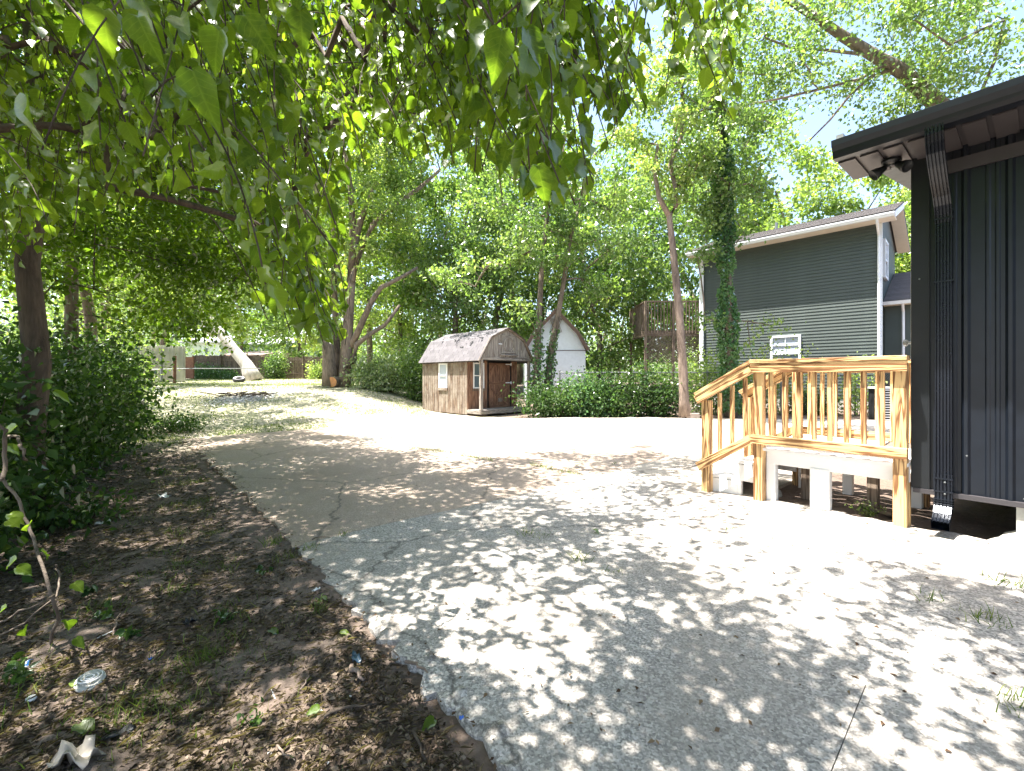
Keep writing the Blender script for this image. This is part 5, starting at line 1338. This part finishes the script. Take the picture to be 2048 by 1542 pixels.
# bright weed at the porch, single weeds on the dirt
def weed(lab, x, y, h, n, lf, mt=M_leaf_shrub, sd_=0, r=.09, cat='weed'):
    random.seed(sd_); t = thing('weed', lab, cat, (x, y, gz(x, y))); m = MB(); P = []
    for k in range(max(3, n // 6)):
        a = random.uniform(0, 6.28); q = Vector((x + math.cos(a) * r * random.random(), y + math.sin(a) * r * random.random(), gz(x, y) + h * random.uniform(.5, 1))); b = Vector((x, y, gz(x, y) - .01)); pts = bez(b, q, .1, 3); m.tube(pts, .0016, 3)
        for j in range(6): P.append(tuple(pts[random.randint(1, 3)] + Vector((random.gauss(0, .012), random.gauss(0, .012), random.gauss(0, .008)))))
    m.obj('stem', mt, t); foliage('leaves', np.array(P), mt, t, lf, .62, .2, tmpl=T_FINE); return t
for i, (u, v, lab, h, n, lf, mt, r) in enumerate((
   (1735, 1035, 'bright yellow green weed growing beside the white porch leg', .16, 110, .022, M_leaf_bg2, .20),
   (455, 880 + 365, 'small broad leaved weed near the foreground litter', .06, 18, .045, M_leaf_shrub, .07),
   (205, 1235, 'leafy weed with three leaflets in the deep shade', .08, 22, .05, M_leaf_shrub, .09),
   (165, 1190, 'young weed between vines and dirt', .08, 18, .05, M_leaf_shrub, .08),
   (40, 1375, 'weed clump at the picture edge above the white lid', .09, 40, .045, M_leaf_shrub, .10),
   (530, 1150, 'low weed rosette near the slab corner', .05, 18, .035, M_leaf_shrub, .06),
   (635, 1215, 'pale sprig standing in the sunlit dirt by the slab', .06, 14, .02, M_leaf_bg2, .03),
   (510, 1460, 'green weed in the foreground dirt between twigs', .07, 26, .03, M_leaf_shrub, .06),
   (260, 1280, 'narrow weed rooted among dead leaves', .06, 12, .045, M_leaf_shrub, .05),
   (320, 950, 'shaded weed beside the hedge foot', .12, 30, .04, M_leaf_shrub, .12))):
    p = G(u, v); weed(lab, p.x, p.y, h, n, lf, mt, 200 + i, r)
# fallen leaves one can pick out
fallen = [(1188, 1072, 'bright green leaf lying alone on the sunlit slab', .07, .7), (680, 1275, 'yellow green leaf on the dirt beside the slab edge', .06, .95), (645, 1202, 'pale green leaf lying by the slab corner', .05, .9), (540, 1268, 'blue green leaf flat on the bare dirt', .07, .2), (640, 1430, 'green leaf fallen amid the sun flecks', .06, .4), (160, 1460, 'curled green leaf in front of the black scrap', .10, .3), (870, 1450, 'dark green leaf by the broken slab edge', .07, .2), (143, 1385, 'yellow leaf beside the flattened woven disc', .08, 1.0)]
for (u, v, lab, sz, rn) in fallen:
    p = G(u, v); a = random.uniform(0, 6.28); z = gz(p.x, p.y, .018)
    V, T, uv, k = leaf_arrays(np.array([[p.x, p.y, z]]), np.array([[math.cos(a), math.sin(a), .1]]), np.array([[.1, -.2, 1.0]]), np.array([sz]), np.array([sz * .7]), T_FINE)
    o = link(bpy.data.objects.new('fallen_leaf', big_mesh('fallen_leaf', V, T, M_leaf_near, np.full(len(V), rn), uv, True))); tag(o, lab, 'leaf', 'fallen green leaves')
# twigs
for (u0, v0, u1, v1, r, lab) in ((622, 1092, 660, 1090, .006, 'short dark twig on the tan slab before the seam'), (640, 1445, 750, 1425, .007, 'long dark curved stick on the foreground dirt'), (810, 1345, 860, 1372, .008, 'brown root piece at the broken slab edge'), (770, 1310, 800, 1345, .005, 'thin dry root curling by the slab edge'), (415, 1195, 455, 1170, .006, 'pale dry stick lying in the shaded dirt'), (230, 1280, 236, 1235, .004, 'thin bent twig standing in the shaded dirt'), (600, 1385, 625, 1358, .004, 'small twig in the sun flecks near the slab'), (830, 1480, 850, 1540, .006, 'dark twig at the bottom edge of the dirt'), (700, 1345, 730, 1370, .012, 'grey knobbly stick near the slab edge'), (555, 1505, 590, 1540, .004, 'dry stem pointing to the bottom of the picture')):
    p, q = G(u0, v0), G(u1, v1); p.z = gz(p.x, p.y, r + .01); q.z = gz(q.x, q.y, r + .015); pts = [p.lerp(q, f) + Vector((random.gauss(0, .006), random.gauss(0, .006), .012 * math.sin(f * 3.1))) for f in (0, .2, .4, .6, .8, 1)]
    m = MB(); m.tube(pts, [r, r, r * .9, r * .8, r * .6, r * .4], 6); o = m.obj('twig', M_bark_red if 'dark' not in lab else M_bark_dark, None, True); tag(o, lab, 'twig')
# litter
def scrap(name, lab, cat, u, v, w, h, mat, seed, curl=.03, dz=.012, n=7, parts=None):
    r = random.Random(seed); p = G(u, v); a = r.uniform(0, 3.14); ax, ay = Vector((math.cos(a), math.sin(a), 0)), Vector((-math.sin(a), math.cos(a), 0)); V = []; F_ = []; ph = [r.uniform(0, 6) for _ in range(4)]
    for i in range(n):
        for j in range(n):
            x, y = (i / (n - 1) - .5) * w, (j / (n - 1) - .5) * h
            e = 1 + .25 * (i in (0, n - 1) or j in (0, n - 1)) * r.uniform(-1, .3)
            q = Vector((p.x, p.y, gz(p.x, p.y, dz))) + ax * x * e + ay * y * e + Vector((0, 0, abs(curl * (math.sin(x / w * 7 + ph[0]) + math.cos(y / h * 6 + ph[1])) + r.gauss(0, curl * .3)))); V.append(q)
    for i in range(n - 1):
        for j in range(n - 1): F_.append((i * n + j, (i + 1) * n + j, (i + 1) * n + j + 1, i * n + j + 1))
    o = obj(name, V, F_, mat, None, True); md = o.modifiers.new('t', 'SOLIDIFY'); md.thickness = .003; tag(o, lab, cat); return o
k = NT('blue_white_print'); vv = k.coord('Object'); wv = k.n('TexWave'); wv.inputs['Scale'].default_value = 14; wv.inputs['Distortion'].default_value = 2; k.l(vv, wv.inputs['Vector']); k.base(k.ramp(wv.outputs['Fac'], [(.45, (.8, .82, .85)), (.5, (.03, .16, .6))]), .35); M_bw = k.m
scrap('packet', 'crumpled blue and white packet on the shaded dirt', 'packet', 38, 1340, .075, .06, M_bw, 1, .012)
scrap('plastic_bag', 'torn dirty white plastic bag at the bottom edge of the dirt', 'plastic bag', 150, 1535, .17, .08, plain('dirty_plastic', (.28, .25, .21), .4, 0, .2, 5, .1), 2, .035)
scrap('black_scrap', 'flat black plastic scrap on the foreground dirt', 'plastic scrap', 238, 1477, .10, .04, M_blackflat, 3, .010)
scrap('black_rag', 'small black crumpled scrap beside grass in the shade', 'scrap', 380, 1250, .06, .04, M_blackflat, 4, .014)
scrap('plastic_film', 'dark blue plastic film beside the slab edge', 'plastic film', 712, 1325, .08, .04, plain('dark_blue_film', (.03, .06, .09), .3, 0, .2, 5, 0), 5, .010)
scrap('paper_wrapper', 'white paper wrapper lying on the shaded dirt by the grass', 'wrapper', 328, 996, .20, .09, M_white, 6, .015)
scrap('paper_scrap', 'small white torn paper scrap by the slab corner', 'paper', 632, 1185, .05, .02, M_white, 7, .006)
scrap('blue_scrap', 'tiny blue plastic piece near the broken slab edge', 'plastic scrap', 923, 1460, .02, .014, M_blue, 8, .004)
scrap('blue_chip', 'tiny blue chip beside the sun fleck on the dirt', 'plastic scrap', 302, 1326, .018, .012, M_blue, 9, .003)
scrap('blue_bag', 'blue and white plastic bag by the foot of the forked tree', 'plastic bag', 1325, 822, .75, .4, M_bw, 10, .09)
scrap('white_litter', 'crumpled white litter under the bush near the fence', 'litter', 1280, 826, .5, .3, M_white, 11, .05)
scrap('white_bag', 'white crumpled bag right of the forked tree', 'plastic bag', 1397, 817, .35, .3, M_white, 12, .06)
scrap('pale_wrapper', 'pale pink wrapper near the hedge foot', 'wrapper', 205, 1050, .12, .06, M_white, 13, .012)
scrap('grey_wrapper', 'flat pale wrapper close to the hedge stems', 'wrapper', 115, 1030, .14, .05, M_white, 14, .01)
p = G(62, 1407); m = MB(); m.lathe((p.x, p.y, gz(p.x, p.y, .012)), [(0, .006), (.017, .006), (.019, .0), (.017, -.003)], 18, Vector((.1, -.25, 1)).normalized()); tag(m.obj('bottle_cap', M_white, None, True), 'round white plastic cap on the shaded dirt', 'bottle cap')
p = G(180, 1370); wd = thing('woven_disc', 'flattened grey white patterned disc in the foreground dirt', 'disc', (p.x, p.y, gz(p.x, p.y)))
m = MB(); m.lathe((p.x, p.y, gz(p.x, p.y, .02)), [(0, .012), (.02, .012), (.023, .006), (.03, .012), (.034, .005), (.042, .011), (.046, .004), (.052, .006), (.054, -.004)], 24, Vector((.2, -.3, 1)).normalized()); m.obj('disc', M_pier, wd, True)
m = MB()
for q in range(3): 
    rr = .016 + .014 * q; m.tube([Vector((p.x + math.cos(a) * rr, p.y + math.sin(a) * rr * .95, gz(p.x, p.y, .036))) for a in [i * 6.2832 / 20 for i in range(21)]], .003, 5, False)
m.obj('ring_pattern', M_white, wd)
p, q = G(542, 1386), G(550, 1408); m = MB(); m.tube([(p.x, p.y, gz(p.x, p.y, .012)), (q.x, q.y, gz(q.x, q.y, .012))], .003, 6); tag(m.obj('white_stick', M_white), 'thin white lollipop stick on the bare dirt', 'stick')
p, q = G(195, 1285), G(225, 1268); m = MB(); m.tube([(p.x, p.y, gz(p.x, p.y, .012)), (q.x, q.y, gz(q.x, q.y, .012))], .003, 6); tag(m.obj('pale_straw', M_white), 'pale thin straw lying in the deep shade', 'straw')
for i in range(46):
    u = random.uniform(430, 1000); v = random.uniform(1330, 1540)
    if u > 640 + (v - 1180) * 1.2: continue
for i, (u, v, s_) in enumerate(((700, 1398, .008), (642, 1432, .007), (540, 1518, .010), (655, 1535, .008), (790, 1510, .006), (633, 1415, .006))):
    p = G(u, v); o = blob('pebble', (p.x, p.y, gz(p.x, p.y, .008)), s_, s_ * .8, s_ * .6, M_white, None, i, 6, 8); tag(o, ['tiny white pebble in the shade nearest the slab edge', 'tiny white pebble below the lollipop stick', 'white pebble closest to the bottom of the dirt', 'white pebble beside the dark twig at the picture bottom', 'white pebble right of the dark curved stick', 'smallest white pebble at the left tip of the dark curved stick'][i], 'pebble')
# broken concrete lumps along the damaged slab edge
ce = [(785, 1280, .05, 'broken concrete lump where the slab edge first crumbles'), (865, 1330, .04, 'jagged concrete chunk along the crumbled slab edge beside the root'), (930, 1400, .045, 'grey concrete lump midway down the crumbled edge'), (960, 1425, .035, 'small concrete chunk beside the blue scrap'), (900, 1385, .03, 'little concrete chip in the crumbled edge'), (1010, 1480, .05, 'broken concrete lump near the bottom of the crumbled edge'), (880, 1360, .03, 'tiny broken stone in the crumbled edge')]
for i, (u, v, s_, lab) in enumerate(ce):
    p = G(u, v); o = blob('concrete_chunk', (p.x - .02, p.y, g(p.x, p.y) + s_ * .35), s_, s_ * .8, s_ * .55, M_conc, None, 30 + i, 7, 9, .16); tag(o, lab, 'concrete chunk')
p = G(1384, 838); m = MB(); m.box((p.x, p.y, g(p.x, p.y) + .09), .40, .2, .19); o = m.obj('concrete_block', plain('pinkish_block', (.36, .29, .24), .9, 0, .15, 8, .4)); md = o.modifiers.new('b', 'BEVEL'); md.width = .012; tag(o, 'pinkish concrete block lying before the forked tree', 'concrete block')
# tyre
ty = thing('tyre', 'old black car tyre lying on the lawn at the foot of the leaning trunk', 'tyre', W(477, 757, 27.5))
tz = g(W(477, 757, 27.5).x, 27.5); axt = Vector((.12, -.32, 1)).normalized(); c_ = Vector((W(478, 0, 27.5).x, 27.5, tz + .17))
m = MB(); m.lathe(c_, [(.19, -.09), (.30, -.11), (.335, -.08), (.345, 0), (.335, .08), (.30, .11), (.19, .09), (.20, .04), (.27, 0), (.20, -.04), (.19, -.09)], 32, axt); m.obj('tread', M_tyre, ty, True)
m = MB(); m.lathe(c_ + axt * .002, [(.195, .094), (.25, .108), (.298, .113), (.298, .109), (.25, .103), (.195, .089)], 32, axt); m.obj('sidewall', plain('sunlit_rubber', (.28, .27, .27), .6, 0, .1, 9, .1), ty, True)  # upper sidewall paler, sunlight on the tyre's top put into the colour
# pile of ash and branches on the lawn
p = G(492, 797); ah = thing('brush_pile', 'low heap of burnt branches and pale ash on the lawn', 'brush pile', (p.x, p.y, p.z))
q_ = rng.normal(size=(2600, 2)) * np.array([.55, .75]) + np.array([p.x, p.y]); fo_ = foliage('ash', np.array([(a_, b_, g(a_, b_) + .03) for a_, b_ in q_]), plain('pale_ash', (.5, .5, .52), .95, 0, .15, 3, 0), ah, .07, .7, 0, up=4.0); fo_['kind'] = 'stuff'
m = MB()
for i in range(26):
    a = random.uniform(0, 3.14); c = Vector((p.x - .3 + random.gauss(0, .5), p.y + random.gauss(0, .3), p.z + .1 + random.random() * .1)); d_ = Vector((math.cos(a), math.sin(a), random.gauss(0, .15))) * random.uniform(.2, .6); m.tube([c - d_, c + Vector((0, 0, .04)), c + d_], [.015, .02, .01], 5)
m.obj('branches', M_bark_dark, ah)
# vines at the left edge
VN = [([(-40, 830), (8, 860), (12, 930), (0, 960)], 1.9, .008, 'brown vine curling along the left edge above the dirt'),
      ([(0, 945), (35, 1000), (60, 1060), (85, 1130), (105, 1200), (115, 1240), (100, 1290), (60, 1330), (20, 1360), (-30, 1370)], 2.2, .007, 'long brown vine arching down to the dirt at the left edge'),
      ([(8, 872), (35, 874), (45, 900), (52, 920)], 2.0, .006, 'short pale vine end hooking over in the shade'),
      ([(-20, 1255), (40, 1225), (108, 1190)], 2.1, .004, 'thin straw coloured runner crossing low behind the vine'),
      ([(-20, 1280), (50, 1245), (112, 1195), (122, 1150), (112, 1130)], 2.15, .004, 'pale runner looping up to the vine')]
for i, (pp_, Y, r, lab) in enumerate(VN):
    pts = []
    for a in range(len(pp_) - 1):
        for f in (0, .25, .5, .75): u = pp_[a][0] + (pp_[a + 1][0] - pp_[a][0]) * f; v = pp_[a][1] + (pp_[a + 1][1] - pp_[a][1]) * f; pts.append(W(u, v, Y + .1 * math.sin(a + f + i)) + Vector((random.gauss(0, .004), 0, random.gauss(0, .004))))
    pts.append(W(*pp_[-1], Y)); t = thing('vine', lab, 'vine', pts[-1]); 
    for q in pts: q.z = max(q.z, g(q.x, q.y) + .01)
    m = MB(); m.tube(pts, r, 7); m.obj('stem', M_bark, t, True)
    if i in (0, 1):
        k_ = 0
        for j in range(16 if i else 8):
            b = pts[random.randint(2, len(pts) - 8)] + Vector((random.uniform(-.18, .12), random.gauss(0, .08), random.gauss(0, .07))); a = random.uniform(0, 6.28)
            V, T, uv, kk = leaf_arrays(np.array([tuple(b)]), np.array([[math.cos(a), math.sin(a) * .5, -.5]]), np.array([[random.gauss(0, .3), -.5, 1]]), np.array([random.uniform(.055, .09)]), np.array([random.uniform(.045, .07)]), T_FINE)
            o = link(bpy.data.objects.new('leaf', big_mesh('leaf', V, T, M_leaf_near, np.full(len(V), random.random() * .8), uv, True)), t); o.matrix_parent_inverse = mat_world(t).inverted()
print('tris', sum(sum(len(p.vertices) - 2 for p in me.polygons) if len(me.polygons) < 3000 else len(me.polygons) for me in bpy.data.meshes))
